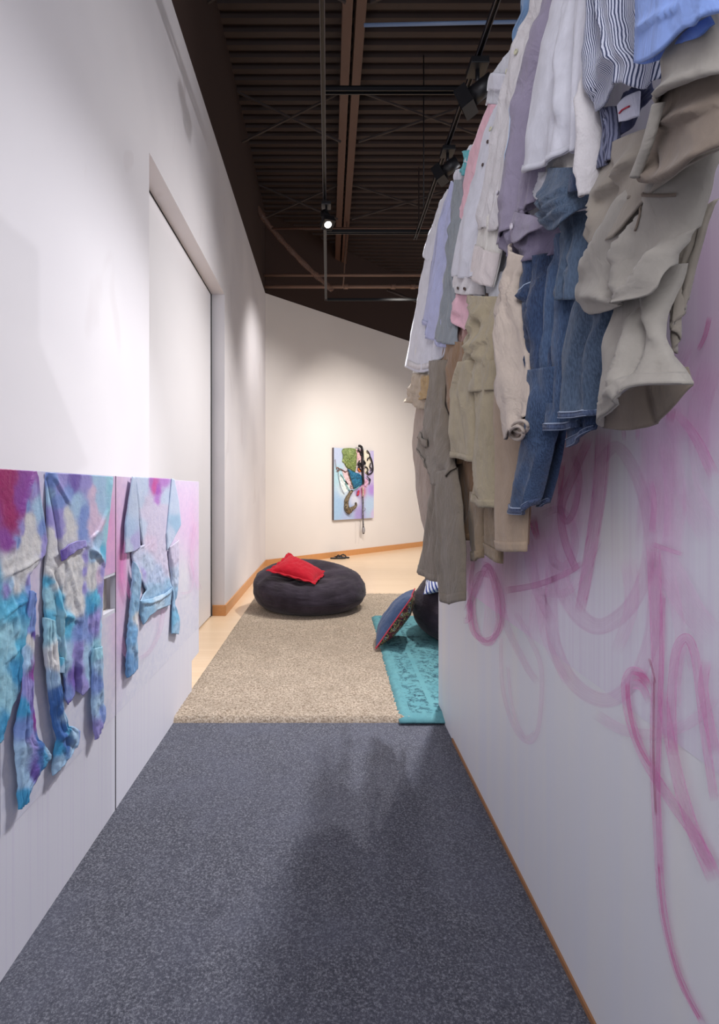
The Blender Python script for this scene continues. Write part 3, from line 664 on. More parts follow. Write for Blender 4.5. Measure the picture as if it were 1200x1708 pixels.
relief('sleeve', s2, cs_, [(152, 1082), (167, 1078)], [(157, 1234), (162, 1226), (168, 1210)], [(152, 1082), (152, 1140), (151, 1190), (157, 1234)], [(167, 1078), (167, 1130), (170, 1165), (175, 1190), (168, 1210)], 6, X=XP+.014, bulge=.012,
       paint=[(158, 1090, 8, TEA), (163, 1110, 8, LB), (158, 1140, 8, PER), (165, 1160, 8, LB), (158, 1180, 7, LB), (167, 1190, 7, PER), (160, 1215, 8, LAV)], folds=[([(160, 1085), (162, 1160)], .007, 2.5)], wrinkle=.012)
relief('shirt_tail', s2, c2, [(88, 1095), (104, 1098)], [(90, 1122), (105, 1123)], [(88, 1095), (90, 1122)], [(104, 1098), (105, 1123)], 7, X=XP+.012, bulge=.008, paint=[(95, 1105, 8, CY1), (100, 1120, 8, LB)])
s3 = thing('painted_shirt', 'pale blue shirt with a magenta stain at its neck on the far low panel', 'shirt', onX(255, 1130, XP), G1)
PB = rgb(198, 212, 232); PL = rgb(214, 206, 226); PB2 = rgb(160, 196, 222)
c3 = [(240, 805, 10, PB), (228, 830, 10, PB), (232, 880, 12, PB), (245, 850, 14, PL), (256, 808, 7, rgb(206, 80, 160)), (262, 815, 6, rgb(176, 90, 190)), (262, 835, 8, rgb(190, 130, 210)), (250, 800, 8, rgb(180, 110, 190)), (272, 800, 7, rgb(190, 130, 205)), (258, 850, 8, PL), (275, 830, 10, PB), (270, 860, 12, PL), (255, 880, 16, PL), (250, 905, 14, rgb(222, 204, 224)), (265, 920, 16, PL),
      (245, 940, 14, PB), (238, 955, 8, rgb(176, 170, 220)), (260, 960, 16, rgb(190, 206, 232)), (275, 940, 12, PL), (258, 990, 16, PB2), (280, 980, 10, PB2), (240, 1000, 8, PB2), (228, 960, 6, rgb(226, 226, 232))]
relief('torso', s3, c3, [(221, 795), (255, 797), (288, 799)], [(232, 1006), (250, 1002), (270, 995), (287, 986)], [(221, 795), (226, 840), (233, 890), (236, 910), (219, 918), (220, 936), (232, 965), (242, 985), (232, 1006)],
       [(288, 799), (284, 845), (279, 890), (278, 925), (281, 960), (287, 986)], 8, bulge=.004, folds=[([(220, 938), (240, 985)], .005, 2), ([(224, 800), (234, 880), (238, 930)], .004, 1.5), ([(285, 810), (279, 900)], .004, 1.5)], auto=(3, .0015, .2), wrinkle=.003)
relief('hem_band', s3, c3, [(230, 1002), (250, 998), (270, 990), (286, 978)], [(238, 1042), (246, 1028), (262, 1016), (284, 1008)], [(230, 1002), (234, 1016), (238, 1042)], [(286, 978), (284, 1008)], 9, X=XP+.010, bulge=.008,
       paint=[(240, 1020, 12, rgb(150, 194, 222)), (262, 1000, 8, rgb(190, 212, 226)), (278, 995, 10, PB2)], folds=[([(232, 1006), (248, 1006), (262, 1000), (284, 985)], .008, 2.5), ([(232, 1005), (238, 1030)], -.008, 2.5)], wrinkle=.010)
relief('short_sleeve', s3, c3, [(220, 795), (224, 797)], [(207, 923), (222, 920), (234, 912)], [(220, 795), (213, 840), (208, 875), (207, 923)], [(224, 797), (230, 850), (236, 912)][:2]+[(234, 912)], 10, X=XP+.012, bulge=.004,
       paint=[(220, 840, 14, PB), (215, 880, 12, rgb(176, 200, 226)), (222, 900, 10, rgb(180, 176, 218)), (212, 915, 10, PB)], auto=(2, .001, 0), wrinkle=.002)
relief('short_sleeve', s3, c3, [(286, 798), (290, 800)], [(278, 918), (292, 892)], [(286, 798), (281, 850), (277, 890), (278, 918)], [(290, 800), (298, 835), (302, 875), (292, 892)], 11, X=XP+.012, bulge=.004, paint=[(290, 840, 14, PB), (292, 870, 12, PB2), (283, 890, 10, PB)], auto=(2, .001, 0), wrinkle=.002)
relief('long_sleeve', s3, c3, [(221, 936), (233, 962)], [(211, 1131), (220, 1122), (228, 1114)], [(221, 936), (217, 1000), (211, 1060), (209, 1110), (211, 1131)], [(233, 962), (229, 1010), (226, 1060), (228, 1114)], 12, X=XP+.012, bulge=.010,
       paint=[(222, 970, 10, PB2), (218, 1010, 9, rgb(146, 190, 220)), (226, 1030, 6, OFW), (215, 1060, 9, rgb(126, 176, 214)), (222, 1085, 8, PB2), (215, 1110, 9, rgb(110, 160, 206))], wrinkle=.012, folds=[([(222, 1045), (217, 1072), (222, 1095)], .008, 2.5)])
relief('long_sleeve', s3, c3, [(280, 912), (297, 900)], [(285, 1057), (297, 1058)], [(280, 912), (287, 960), (288, 1000), (285, 1057)], [(297, 900), (297, 960), (292, 1005), (299, 1040), (297, 1058)], 13, X=XP+.010, bulge=.008,
       paint=[(290, 920, 9, PL), (292, 960, 8, PB), (290, 1000, 8, PB2), (290, 1030, 8, rgb(126, 186, 216)), (295, 1050, 8, PB2)], wrinkle=.010, folds=[([(283, 930), (289, 975), (294, 1030)], -.008, 2)])
CHK[0] = 1
# ================================================================ the clothes hung over the right partition
def cm(n, c, **k): return mat_fabric(n, rgb(*c), **k)
M = dict(
 white=cm('white_cotton', (200, 200, 207), crumple=.009), white2=cm('off_white_linen', (204, 200, 200), bump=.4), cream=cm('cream_cotton', (208, 204, 196)), whitegrey=cm('grey_white_cotton', (196, 197, 202)),
 lav=cm('lavender_grey_cotton', (142, 134, 152)), lavblue=cm('blue_lavender_cotton', (168, 172, 204)), grey=cm('crumpled_grey_linen', (132, 138, 142), bump=.5), pink=cm('pink_cotton', (216, 172, 182)),
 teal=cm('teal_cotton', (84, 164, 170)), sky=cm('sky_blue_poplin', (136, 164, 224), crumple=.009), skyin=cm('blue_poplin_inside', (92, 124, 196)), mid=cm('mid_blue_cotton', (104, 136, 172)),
 stripe=mat_fabric('striped_seersucker', rgb(206, 210, 224), 'stripe', c2=rgb(62, 70, 100), period=.0027), navy=cm('navy_placket', (62, 66, 92)),
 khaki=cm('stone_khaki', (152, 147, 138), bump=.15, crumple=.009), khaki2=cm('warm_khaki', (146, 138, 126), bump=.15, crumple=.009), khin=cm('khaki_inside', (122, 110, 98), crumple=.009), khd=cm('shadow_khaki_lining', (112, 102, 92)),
 olive=cm('olive_khaki', (162, 150, 124)), tan=cm('tan_wool', (164, 144, 122), bump=.12, crumple=.009), brown=cm('brown_cord', (134, 106, 78)), taupe=cm('taupe_twill', (122, 112, 98)), ltaupe=cm('light_taupe', (158, 142, 128)),
 ivory=cm('ivory_cotton', (190, 176, 162)), cuffk=cm('dark_khaki', (142, 124, 100)), beige=cm('crumpled_beige', (176, 160, 138), bump=.6), gold=cm('gold_beige', (172, 144, 100), bump=.6),
 den=mat_fabric('washed_denim', rgb(42, 58, 84), 'denim', c2=rgb(74, 94, 122)), den2=mat_fabric('deep_denim', rgb(34, 46, 70), 'denim', c2=rgb(58, 76, 106)), den3=mat_fabric('grey_blue_denim', rgb(54, 68, 86), 'denim', c2=rgb(82, 98, 118)),
 hem=mat_fabric('denim_hem', rgb(38, 50, 76), 'denim', c2=rgb(88, 102, 130)), thread=cm('pale_thread', (176, 190, 210)), btn=mat_plain('white_button', rgb(206, 200, 206), .35), btnd=mat_plain('brown_button', rgb(70, 52, 46), .35), red=cm('red_thread', (186, 50, 70)))
GS, GT = 'shirts hung over the tall partition', 'trousers hung over the tall partition'
def G(kind, label, cat, px, group):
    return thing(kind, label, cat, onX(px[0], px[1], .5), group)
# ---------- farthest shirts
a = G('shirt', 'white shirt hanging outermost at the far end of the tall partition', 'shirt', (700, 615), GS)
g = patch([(748, 318), (770, 312)], [(677, 612), (692, 620), (718, 622), (736, 600), (758, 585)], [(748, 318), (733, 345), (722, 375), (714, 395), (704, 430), (712, 428), (706, 455), (697, 500), (688, 550), (677, 612)],
          [(770, 312), (768, 420), (762, 500), (758, 585)], .50, .425, bulge=.012, auto=(3, .012, .3), step=4, seed=1,
          folds=[([(725, 400), (708, 470), (700, 590)], .012, 6), ([(690, 560), (712, 560)], .004, 3), ([(715, 570), (722, 590), (705, 597)], .006, 3)])
sheet('torso', g, M['white'], a); band('shirt_hem', g, .05, .6, .955, .985, M['white2'], a)
a = G('shirt', 'cream shirt tail showing just under the outermost white shirt', 'shirt', (705, 635), GS)
g = patch([(695, 560), (740, 560)], [(689, 627), (705, 634), (722, 630), (735, 600)], [(695, 560), (690, 600), (689, 627)], [(740, 560), (735, 600)], .45, .44, bulge=.01, auto=(2, .006, 0), step=4, seed=2)
sheet('torso', g, M['cream'], a)
a = G('shirt', 'blue-lavender shirt hanging long beside the outermost white shirt', 'shirt', (720, 560), GS)
g = patch([(757, 302), (768, 306)], [(705, 541), (722, 545), (716, 565), (728, 568), (740, 580), (758, 578)], [(757, 302), (740, 345), (730, 385), (722, 430), (716, 480), (705, 541)], [(768, 306), (766, 380), (764, 470), (758, 578)],
          .49, .42, bulge=.012, auto=(2.5, .010, .2), step=4, seed=3, folds=[([(748, 350), (735, 420), (728, 540)], .010, 5), ([(760, 330), (748, 400), (745, 480)], -.008, 3)])
sheet('torso', g, M['lavblue'], a); band('shirt_hem', g, .0, .4, .965, .99, M['lavblue'], a)
a = G('shirt', 'crumpled grey linen shirt behind the blue-lavender shirt', 'shirt', (745, 570), GS)
g = patch([(764, 300), (776, 300)], [(729, 563), (745, 574), (763, 575)], [(764, 300), (756, 370), (747, 440), (741, 500), (729, 563)], [(776, 300), (772, 400), (768, 500), (763, 575)], .485, .415, bulge=.010, auto=(5, .008, .5), wrinkle=.010, step=4, seed=4)
sheet('torso', g, M['grey'], a)
a = G('shirt', 'pink shirt mostly hidden, its cuff hanging below a white cuff', 'shirt', (770, 570), GS)
g = patch([(822, 170), (836, 175)], [(762, 396), (775, 400)], [(822, 170), (802, 215), (784, 262), (775, 310), (768, 345), (754, 352), (758, 380), (762, 396)], [(836, 175), (815, 260), (790, 340), (775, 400)], .50, .475, bulge=.012, auto=(1.5, .005, .2), step=4, seed=5)
sheet('torso', g, M['pink'], a)
g = patch([(757, 488), (790, 492)], [(746, 535), (752, 532), (760, 530), (772, 545), (778, 552), (788, 546)], [(757, 488), (752, 510), (746, 535)], [(790, 492), (790, 520), (788, 546)], .44, .43, bulge=.01, auto=(2, .010, .3), step=3, seed=6, folds=[([(775, 495), (766, 530)], .010, 4)])
sheet('cuff', g, M['pink'], a)
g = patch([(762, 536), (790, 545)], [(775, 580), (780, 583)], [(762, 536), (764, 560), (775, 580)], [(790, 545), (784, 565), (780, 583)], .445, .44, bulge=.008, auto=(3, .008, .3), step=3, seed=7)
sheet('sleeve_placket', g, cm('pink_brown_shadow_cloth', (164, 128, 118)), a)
a = G('shirt', 'teal shirt showing only a ruffled sliver on the partition top', 'shirt', (778, 270), GS)
g = patch([(773, 253), (792, 250)], [(768, 285), (790, 300)], [(773, 253), (780, 262), (776, 275), (768, 285)], [(792, 250), (790, 300)], .505, .50, bulge=.01, auto=(2, .008, .5), step=3, seed=8)
sheet('torso', g, M['teal'], a)
for (T, B, L, R, lab, mm, sd) in [
   ([(766, 284), (785, 280)], [(758, 330), (775, 335)], [(766, 284), (760, 296), (764, 308), (758, 330)], [(785, 280), (775, 335)], 'bunched white shirt collar just below the teal sliver', 'white', 11),
   ([(745, 328), (765, 322)], [(730, 375), (752, 380)], [(745, 328), (733, 340), (738, 352), (727, 365), (730, 375)], [(765, 322), (752, 380)], 'bunched pale shirt shoulder on the partition top, farthest of the bunches', 'whitegrey', 12),
   ([(786, 244), (800, 240)], [(776, 262), (796, 280)], [(786, 244), (780, 252), (776, 262)], [(800, 240), (796, 280)], 'bright white shirt corner above the teal sliver', 'white', 13)]:
    a = G('shirt', lab, 'shirt', L[0], GS); g = patch(T, B, L, R, .515, .50, bulge=.012, auto=(2, .008, .4), step=3, seed=sd, wrinkle=.008); sheet('torso', g, M[mm], a)
# ---------- white shirt with round cuffs
a = G('shirt', 'white shirt with two brown-buttoned cuffs hanging low', 'shirt', (790, 490), GS)
g = patch([(842, 165), (870, 175)], [(756, 460), (775, 464), (800, 464), (815, 450)], [(842, 165), (822, 200), (806, 250), (793, 300), (781, 340), (768, 385), (760, 425), (756, 460)], [(870, 175), (856, 260), (838, 340), (822, 400), (815, 450)],
          .505, .435, bulge=.018, auto=(2.5, .010, .2), step=4, seed=14, folds=[([(832, 200), (800, 330), (790, 455)], .012, 7), ([(848, 200), (822, 330), (806, 450)], -.008, 5)])
sheet('sleeve', g, M['white'], a)
for (x_, y_) in ((834, 235), (826, 274)): button(g, x_, y_, .005, M['btnd'], a)
g = patch([(756, 458), (780, 462), (808, 464)], [(759, 488), (785, 492), (811, 492)], [(756, 458), (757, 475), (759, 488)], [(808, 464), (811, 492)], .437, .43, bulge=.012, auto=(1, .003, 0), step=3, seed=15)
c_ = sheet('cuff', g, M['white2'], a)
for (x_, y_) in ((777, 482), (789, 481)): button(g, x_, y_, .0085, M['btnd'], c_)
g = patch([(812, 470), (846, 452)], [(814, 508), (828, 508), (846, 503)], [(812, 470), (810, 490), (814, 508)], [(846, 452), (848, 480), (846, 503)], .455, .445, bulge=.012, auto=(1, .003, 0), step=3, seed=16)
c_ = sheet('cuff', g, M['whitegrey'], a)
for (x_, y_) in ((815, 496), (827, 494)): button(g, x_, y_, .0085, M['btnd'], c_)
g = patch([(830, 380), (868, 370)], [(812, 475), (846, 470)], [(830, 380), (818, 430), (812, 475)], [(868, 370), (858, 420), (846, 470)], .48, .455, bulge=.012, auto=(2, .006, 0), step=4, seed=17); sheet('sleeve', g, M['whitegrey'], a)
a = G('shirt', 'off-white shirt sleeve with an open plain cuff over the buttoned cuffs', 'shirt', (810, 470), GS)
g = patch([(818, 300), (850, 310)], [(789, 462), (808, 470), (824, 479)], [(818, 300), (806, 360), (800, 400), (795, 425), (789, 462)], [(850, 310), (846, 380), (838, 430), (824, 479)], .46, .425, bulge=.014, auto=(1.5, .006, .2), step=4, seed=18)
sheet('sleeve', g, M['cream'], a); band('cuff', g, 0, 1, .66, 1.0, cm('off_white_cuff', (206, 196, 192)), a, .004)
# ---------- textured white shirt with rolled hem
a = G('shirt', 'fine-ribbed white shirt with rolled hem and a purple stitched mark', 'shirt', (820, 380), GS)
g = patch([(905, -5), (925, -5)], [(800, 378), (812, 384), (826, 378), (842, 386), (850, 375)], [(905, -5), (880, 40), (862, 70), (852, 110), (838, 180), (824, 250), (812, 320), (800, 378)], [(925, -5), (905, 70), (893, 140), (880, 230), (865, 310), (850, 375)],
          .50, .45, bulge=.016, auto=(4, .007, .15), step=4, seed=19, top='wall', wrinkle=.006,
          folds=[([(880, 60), (850, 200), (825, 330), (815, 375)], .012, 5), ([(892, 80), (868, 220), (845, 360)], .010, 5)])
sheet('torso', g, M['white2'], a)
g2_ = patch([(912, 20), (926, -5)], [(812, 378), (820, 386), (838, 384), (850, 372)], [(912, 20), (880, 130), (850, 250), (828, 340), (812, 378)], [(926, -5), (905, 90), (885, 200), (868, 310), (850, 372)], .478, .432, bulge=.012, auto=(3, .007, .1), step=4, seed=119, wrinkle=.006)
sheet('front_panel', g2_, M['white2'], a)
seam('stitched_mark', g, [near_uv(g, 815, 302), near_uv(g, 819, 298), near_uv(g, 825, 293)], cm('purple_thread', (110, 92, 150)), a, .0022, .004)
for (x_, y_) in ((861, 120), (846, 215), (884, 85)): button(g, x_, y_, .006, cm('yellowed_button%d' % x_, (190, 188, 160)), a)
a = G('shirt', 'grey-white shirt bunched on the partition top above the ribbed one', 'shirt', (815, 170), GS)
g = patch([(870, 70), (890, 60)], [(813, 176), (830, 172), (850, 180)], [(870, 70), (852, 90), (835, 112), (824, 125), (820, 150), (813, 176)], [(890, 60), (870, 120), (850, 180)], .515, .50, bulge=.015, auto=(2, .008, .3), step=4, seed=20, folds=[([(845, 110), (835, 140)], .008, 5)])
sheet('torso', g, M['whitegrey'], a); band('collar', g, .1, .8, .55, .8, M['white'], a, .006)
a = G('shirt', 'mid blue shirt corner peeking over the partition at the top', 'shirt', (865, 70), GS)
g = patch([(872, -5), (900, -5)], [(860, 76), (864, 74), (870, 62)], [(872, -5), (877, 18), (866, 38), (857, 58), (860, 76)], [(900, -5), (884, 34), (870, 62)], .52, .515, bulge=.01, auto=(1, .004, .3), step=4, seed=21, top='wall'); sheet('torso', g, M['mid'], a)
# ---------- lavender grey shirt
a = G('shirt', 'lavender-grey shirt with an unbuttoned cuff hanging before the jeans', 'shirt', (880, 430), GS)
g = patch([(928, -5), (975, -5)], [(832, 410), (846, 400), (865, 385), (890, 370), (905, 340)], [(928, -5), (905, 50), (892, 90), (880, 150), (868, 220), (856, 290), (846, 340), (838, 380), (832, 410)],
          [(975, -5), (940, 90), (920, 180), (910, 260), (905, 340)], .485, .43, bulge=.022, auto=(2.5, .010, .15), step=5, seed=22, top='wall', wrinkle=.004,
          folds=[([(915, 60), (885, 160), (862, 300)], -.012, 5), ([(935, 20), (900, 140), (880, 260), (862, 350)], .014, 6), ([(925, 120), (905, 220), (885, 330)], -.010, 5), ([(880, 140), (893, 170), (888, 200)], .010, 5)])
sheet('torso', g, M['lav'], a)
g2_ = patch([(948, -5), (985, -5)], [(872, 348), (884, 352), (900, 335)], [(948, -5), (922, 80), (902, 170), (888, 260), (872, 348)], [(985, -5), (930, 150), (900, 335)], .462, .415, bulge=.012, auto=(1, .006, .2), step=4, seed=122, top='wall', folds=[([(930, 90), (912, 180), (905, 260)], .010, 4)])
sheet('front_panel', g2_, M['lav'], a)
seam('placket_seam', g, [near_uv(g, 905, 120), near_uv(g, 884, 230), near_uv(g, 862, 330), near_uv(g, 852, 390)], M['thread'], a, .0012, .003)
for (x_, y_) in ((864, 322),): button(g, x_, y_, .0055, M['btn'], a)
g = patch([(845, 355), (880, 350), (925, 365)], [(833, 413), (860, 424), (884, 438), (906, 433), (924, 424)], [(845, 355), (838, 385), (833, 413)], [(925, 365), (935, 385), (924, 424)], .432, .415, bulge=.016, auto=(1.5, .010, .4), step=4, seed=23,
          folds=[([(872, 395), (884, 436)], -.010, 4), ([(846, 372), (860, 402), (885, 400)], .010, 4)])
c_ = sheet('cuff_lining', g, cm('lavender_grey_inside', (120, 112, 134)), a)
g = patch([(862, 352), (895, 358), (922, 368)], [(856, 402), (870, 407), (888, 392), (906, 382), (922, 370)], [(862, 352), (852, 378), (856, 402)], [(922, 368), (922, 370)], .412, .400, bulge=.010, auto=(1, .003, 0), step=3, seed=24)
c_ = sheet('cuff', g, M['lav'], a); button(g, 868, 378, .008, M['btn'], c_)
# ---------- big white shirt
a = G('shirt', 'large smooth white shirt with a wide curved tail', 'shirt', (920, 285), GS)
g = patch([(938, -5), (998, -5)], [(876, 284), (890, 290), (915, 284), (945, 272), (965, 255), (980, 238)], [(938, -5), (922, 60), (905, 140), (892, 210), (876, 284)], [(998, -5), (990, 70), (985, 150), (980, 238)],
          .455, .405, bulge=.020, auto=(1.5, .006, .1), step=5, seed=25, top='wall', wrinkle=.002, folds=[([(972, 0), (966, 100), (963, 200)], .010, 4), ([(935, 30), (915, 140), (905, 270)], .010, 14)])
sheet('torso', g, M['white'], a); band('shirt_hem', g, 0, .98, .982, .999, M['white'], a, .003)
g = patch([(972, -5), (1000, -5)], [(961, 256), (970, 250), (982, 238)], [(972, -5), (966, 60), (963, 160), (961, 256)], [(1000, -5), (992, 80), (987, 160), (982, 238)], .435, .385, bulge=.010, auto=(1, .004, .1), step=4, seed=125, top='wall', wrinkle=.002)
sheet('front_panel', g, M['white'], a)
g = patch([(925, 278), (980, 236)], [(932, 292), (955, 294), (984, 290)], [(925, 278), (932, 292)], [(980, 236), (984, 290)], .425, .415, bulge=.008, auto=(2, .006, .4), step=4, seed=26); sheet('tail_inside', g, M['cream'], a)
g = patch([(887, 288), (936, 286)], [(893, 320), (902, 338), (912, 326), (924, 336), (936, 290)], [(887, 288), (889, 306), (893, 320)], [(936, 286), (936, 290)], .420, .41, bulge=.006, auto=(1.5, .006, .3), step=4, seed=27); sheet('shirt_tail', g, M['whitegrey'], a)
a = G('shirt', 'narrow off-white shirt between the large white and the striped shirt', 'shirt', (990, 330), GS)
g = patch([(985, -5), (1012, -5)], [(982, 318), (990, 331), (1002, 322)], [(985, -5), (996, 80), (997, 140), (990, 190), (983, 240), (979, 290), (982, 318)], [(1012, -5), (1010, 140), (1014, 200), (1008, 280), (1002, 322)],
          .430, .385, bulge=.016, auto=(1, .008, .1), step=5, seed=28, top='wall', folds=[([(1000, 150), (992, 230), (992, 300)], .012, 5)])
sheet('torso', g, M['white2'], a)
# ---------- striped shirt
a = G('shirt', 'navy and white striped seersucker shirt with a white label', 'shirt', (1040, 280), GS)
g = patch([(993, -5), (1080, -5)], [(1008, 180), (1019, 187), (1035, 175), (1048, 155), (1066, 140), (1082, 136), (1098, 152), (1112, 130)], [(993, -5), (994, 80), (999, 130), (1008, 180)], [(1080, -5), (1100, 60), (1124, 88), (1112, 130)],
          .415, .385, bulge=.022, auto=(2, .008, .1), step=5, seed=29, top='wall', folds=[([(1030, 140), (1055, 100), (1085, 90)], .014, 10), ([(1000, 60), (1010, 170)], .008, 8)])
sheet('torso', g, M['stripe'], a)
g = patch([(1046, 156), (1090, 136)], [(1026, 268), (1012, 283), (1030, 262), (1050, 225), (1064, 200), (1096, 160)], [(1046, 156), (1030, 200), (1026, 240), (1026, 268)], [(1090, 136), (1096, 160)], .41, .41, bulge=.005, auto=(2, .006, .3), step=4, seed=30); sheet('placket', g, M['navy'], a)
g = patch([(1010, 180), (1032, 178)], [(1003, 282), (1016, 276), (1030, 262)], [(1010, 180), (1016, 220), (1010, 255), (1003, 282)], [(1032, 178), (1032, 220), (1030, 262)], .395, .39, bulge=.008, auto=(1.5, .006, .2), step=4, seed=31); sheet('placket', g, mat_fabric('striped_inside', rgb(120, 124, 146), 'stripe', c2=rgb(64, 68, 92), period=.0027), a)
g = patch([(1032, 178), (1048, 162), (1068, 152)], [(1035, 203), (1050, 202), (1066, 194)], [(1032, 178), (1035, 203)], [(1068, 152), (1066, 194)], .392, .392, bulge=.003, step=3, seed=32, wrinkle=.001)
c_ = sheet('label', g, cm('white_label', (196, 198, 212)), a); seam('red_mark', g, [near_uv(g, 1042, 188), near_uv(g, 1048, 182), near_uv(g, 1057, 177)], M['red'], c_, .0012, .003)
# ---------- sky blue shirt, nearest
a = G('shirt', 'sky blue shirt tail, nearest to the camera at the top', 'shirt', (1120, 100), GS)
g = patch([(1065, -5), (1215, -5)], [(1062, 104), (1082, 106), (1108, 97), (1130, 82), (1150, 58), (1165, 46), (1178, 44), (1188, 30), (1215, 18)], [(1065, -5), (1064, 50), (1062, 104)], [(1215, -5), (1215, 18)],
          .335, .330, bulge=.010, auto=(1, .003, .1), step=5, seed=33, top='wall', wrinkle=.0015, folds=[([(1080, 50), (1120, 30), (1160, 10)], .004, 3)])
sheet('torso', g, M['sky'], a)
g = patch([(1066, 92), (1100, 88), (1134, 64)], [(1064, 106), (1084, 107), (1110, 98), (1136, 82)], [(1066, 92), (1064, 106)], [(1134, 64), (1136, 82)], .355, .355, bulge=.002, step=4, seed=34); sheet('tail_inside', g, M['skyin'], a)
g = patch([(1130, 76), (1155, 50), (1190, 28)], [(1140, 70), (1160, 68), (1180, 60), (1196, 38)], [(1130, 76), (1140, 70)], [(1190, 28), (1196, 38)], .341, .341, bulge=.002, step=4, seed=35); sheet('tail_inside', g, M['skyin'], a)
# ================================================================ trousers
a = G('trousers', 'pale taupe trousers farthest back at the end of the partition', 'trousers', (700, 890), GT)
g = patch([(697, 640), (735, 640)], [(712, 888), (722, 900), (735, 880)], [(697, 640), (696, 675), (692, 700), (688, 740), (694, 790), (695, 820), (704, 860), (712, 888)], [(735, 640), (740, 760), (735, 880)], .45, .45, bulge=.012, auto=(2, .008, .2), step=4, seed=40)
sheet('leg', g, M['ltaupe'], a)
a = G('trousers', 'crumpled beige and gold trousers bunched under the white shirt tails', 'trousers', (700, 680), GT)
g = patch([(692, 622), (724, 624)], [(676, 671), (692, 672), (700, 680), (712, 684)], [(692, 622), (686, 645), (676, 671)], [(724, 624), (720, 655), (712, 684)], .435, .425, bulge=.014, auto=(3, .008, .6), wrinkle=.012, step=3, seed=41, wscale=30)
sheet('waist', g, M['beige'], a)
g = patch([(706, 628), (724, 626)], [(702, 668), (718, 664)], [(706, 628), (702, 668)], [(724, 626), (718, 664)], .418, .415, bulge=.008, auto=(2, .006, .6), wrinkle=.012, step=3, seed=42, wscale=30)
sheet('patch_pocket', g, M['gold'], a)
a = G('trousers', 'grey-taupe trousers with belt loops and the lowest-hanging leg', 'trousers', (760, 1008), GT)
g = patch([(722, 602), (752, 600)], [(722, 780), (735, 812), (755, 805), (765, 780)], [(722, 602), (722, 640), (716, 675), (708, 715), (696, 745), (712, 765), (722, 780)], [(752, 600), (745, 650), (752, 720), (765, 780)], .415, .395, bulge=.018, auto=(2, .008, .4), wrinkle=.007, step=4, seed=43,
          folds=[([(720, 700), (740, 740), (748, 790)], .014, 6), ([(700, 735), (715, 745), (725, 775)], -.010, 4), ([(735, 620), (728, 680)], .010, 5)])
sheet('waist', g, M['taupe'], a); band('belt_loop', g, .05, .5, .62, .68, M['taupe'], a, .008); band('waistband', g, .0, .4, .78, .86, M['taupe'], a, .006)
g = patch([(722, 790), (752, 800)], [(699, 952), (712, 960), (728, 968), (744, 972)], [(722, 790), (727, 820), (716, 880), (707, 920), (699, 952)], [(752, 800), (748, 850), (744, 920), (744, 972)], .43, .435, bulge=.018, auto=(1.5, .010, .1), step=4, seed=44, folds=[([(730, 820), (722, 900), (718, 955)], .010, 6)])
l_ = sheet('leg', g, M['taupe'], a); band('hem', g, 0, 1, .93, 1, M['taupe'], l_, .0025)
g = patch([(738, 790), (765, 780)], [(744, 985), (757, 1010), (779, 1002)], [(738, 790), (738, 830), (745, 880), (739, 930), (744, 985)], [(765, 780), (775, 860), (778, 930), (779, 1002)], .395, .40, bulge=.022, auto=(1, .008, .1), step=4, seed=45, folds=[([(745, 800), (750, 880), (748, 960)], .012, 7)])
l_ = sheet('leg', g, M['taupe'], a); band('hem', g, 0, 1, .93, 1, M['taupe'], l_, .0025)
a = G('trousers', 'brown trousers with two narrow legs beside the grey-taupe pair', 'trousers', (770, 895), GT)
g = patch([(744, 570), (790, 570)], [(750, 770), (775, 775), (790, 770)], [(744, 570), (735, 610), (736, 640), (734, 670), (742, 705), (750, 740), (750, 770)], [(790, 570), (785, 650), (790, 770)], .43, .43, bulge=.014, auto=(4, .012, .3), step=4, seed=46, folds=[([(755, 600), (742, 660), (755, 680)], .012, 5)])
sheet('waist', g, M['brown'], a)
g = patch([(742, 690), (768, 720)], [(756, 886), (762, 888), (769, 887)], [(742, 690), (752, 745), (747, 800), (750, 850), (756, 886)], [(768, 720), (768, 800), (769, 887)], .425, .435, bulge=.014, auto=(1, .006, .1), step=4, seed=47); l_ = sheet('leg', g, M['brown'], a); band('hem', g, 0, 1, .93, 1, M['brown'], l_)
g = patch([(764, 740), (795, 740)], [(770, 900), (780, 902), (790, 901)], [(764, 740), (765, 790), (768, 830), (772, 870), (770, 900)], [(795, 740), (795, 820), (790, 901)], .435, .445, bulge=.014, auto=(1, .006, .1), step=4, seed=48); l_ = sheet('leg', g, M['brown'], a); band('hem', g, 0, 1, .93, 1, M['brown'], l_)
a = G('trousers', 'olive khaki trousers with two straight legs in the middle of the row', 'trousers', (800, 845), GT)
g = patch([(785, 492), (838, 495)], [(770, 650), (800, 655), (835, 650)], [(785, 492), (790, 530), (787, 575), (772, 610), (770, 650)], [(838, 495), (836, 570), (835, 650)], .425, .40, bulge=.018, auto=(3, .010, .5), wrinkle=.008, step=4, seed=49,
          folds=[([(790, 500), (810, 520), (820, 540)], .010, 4), ([(788, 575), (815, 580), (832, 560)], .014, 4), ([(788, 572), (805, 545), (825, 510)], .012, 4), ([(788, 575), (810, 592), (820, 602)], .014, 4), ([(826, 512), (820, 550)], -.010, 4)])
sheet('waist', g, M['olive'], a)
g = patch([(772, 605), (803, 600)], [(757, 762), (778, 765), (799, 771)], [(772, 605), (765, 630), (755, 655), (762, 670), (760, 700), (757, 762)], [(803, 600), (801, 680), (799, 771)], .395, .395, bulge=.018, auto=(1.2, .007, .1), step=4, seed=50, folds=[([(785, 600), (772, 650), (770, 740)], .010, 6)])
l_ = sheet('leg', g, M['olive'], a); band('hem', g, 0, 1, .94, 1, M['olive'], l_, .0025)
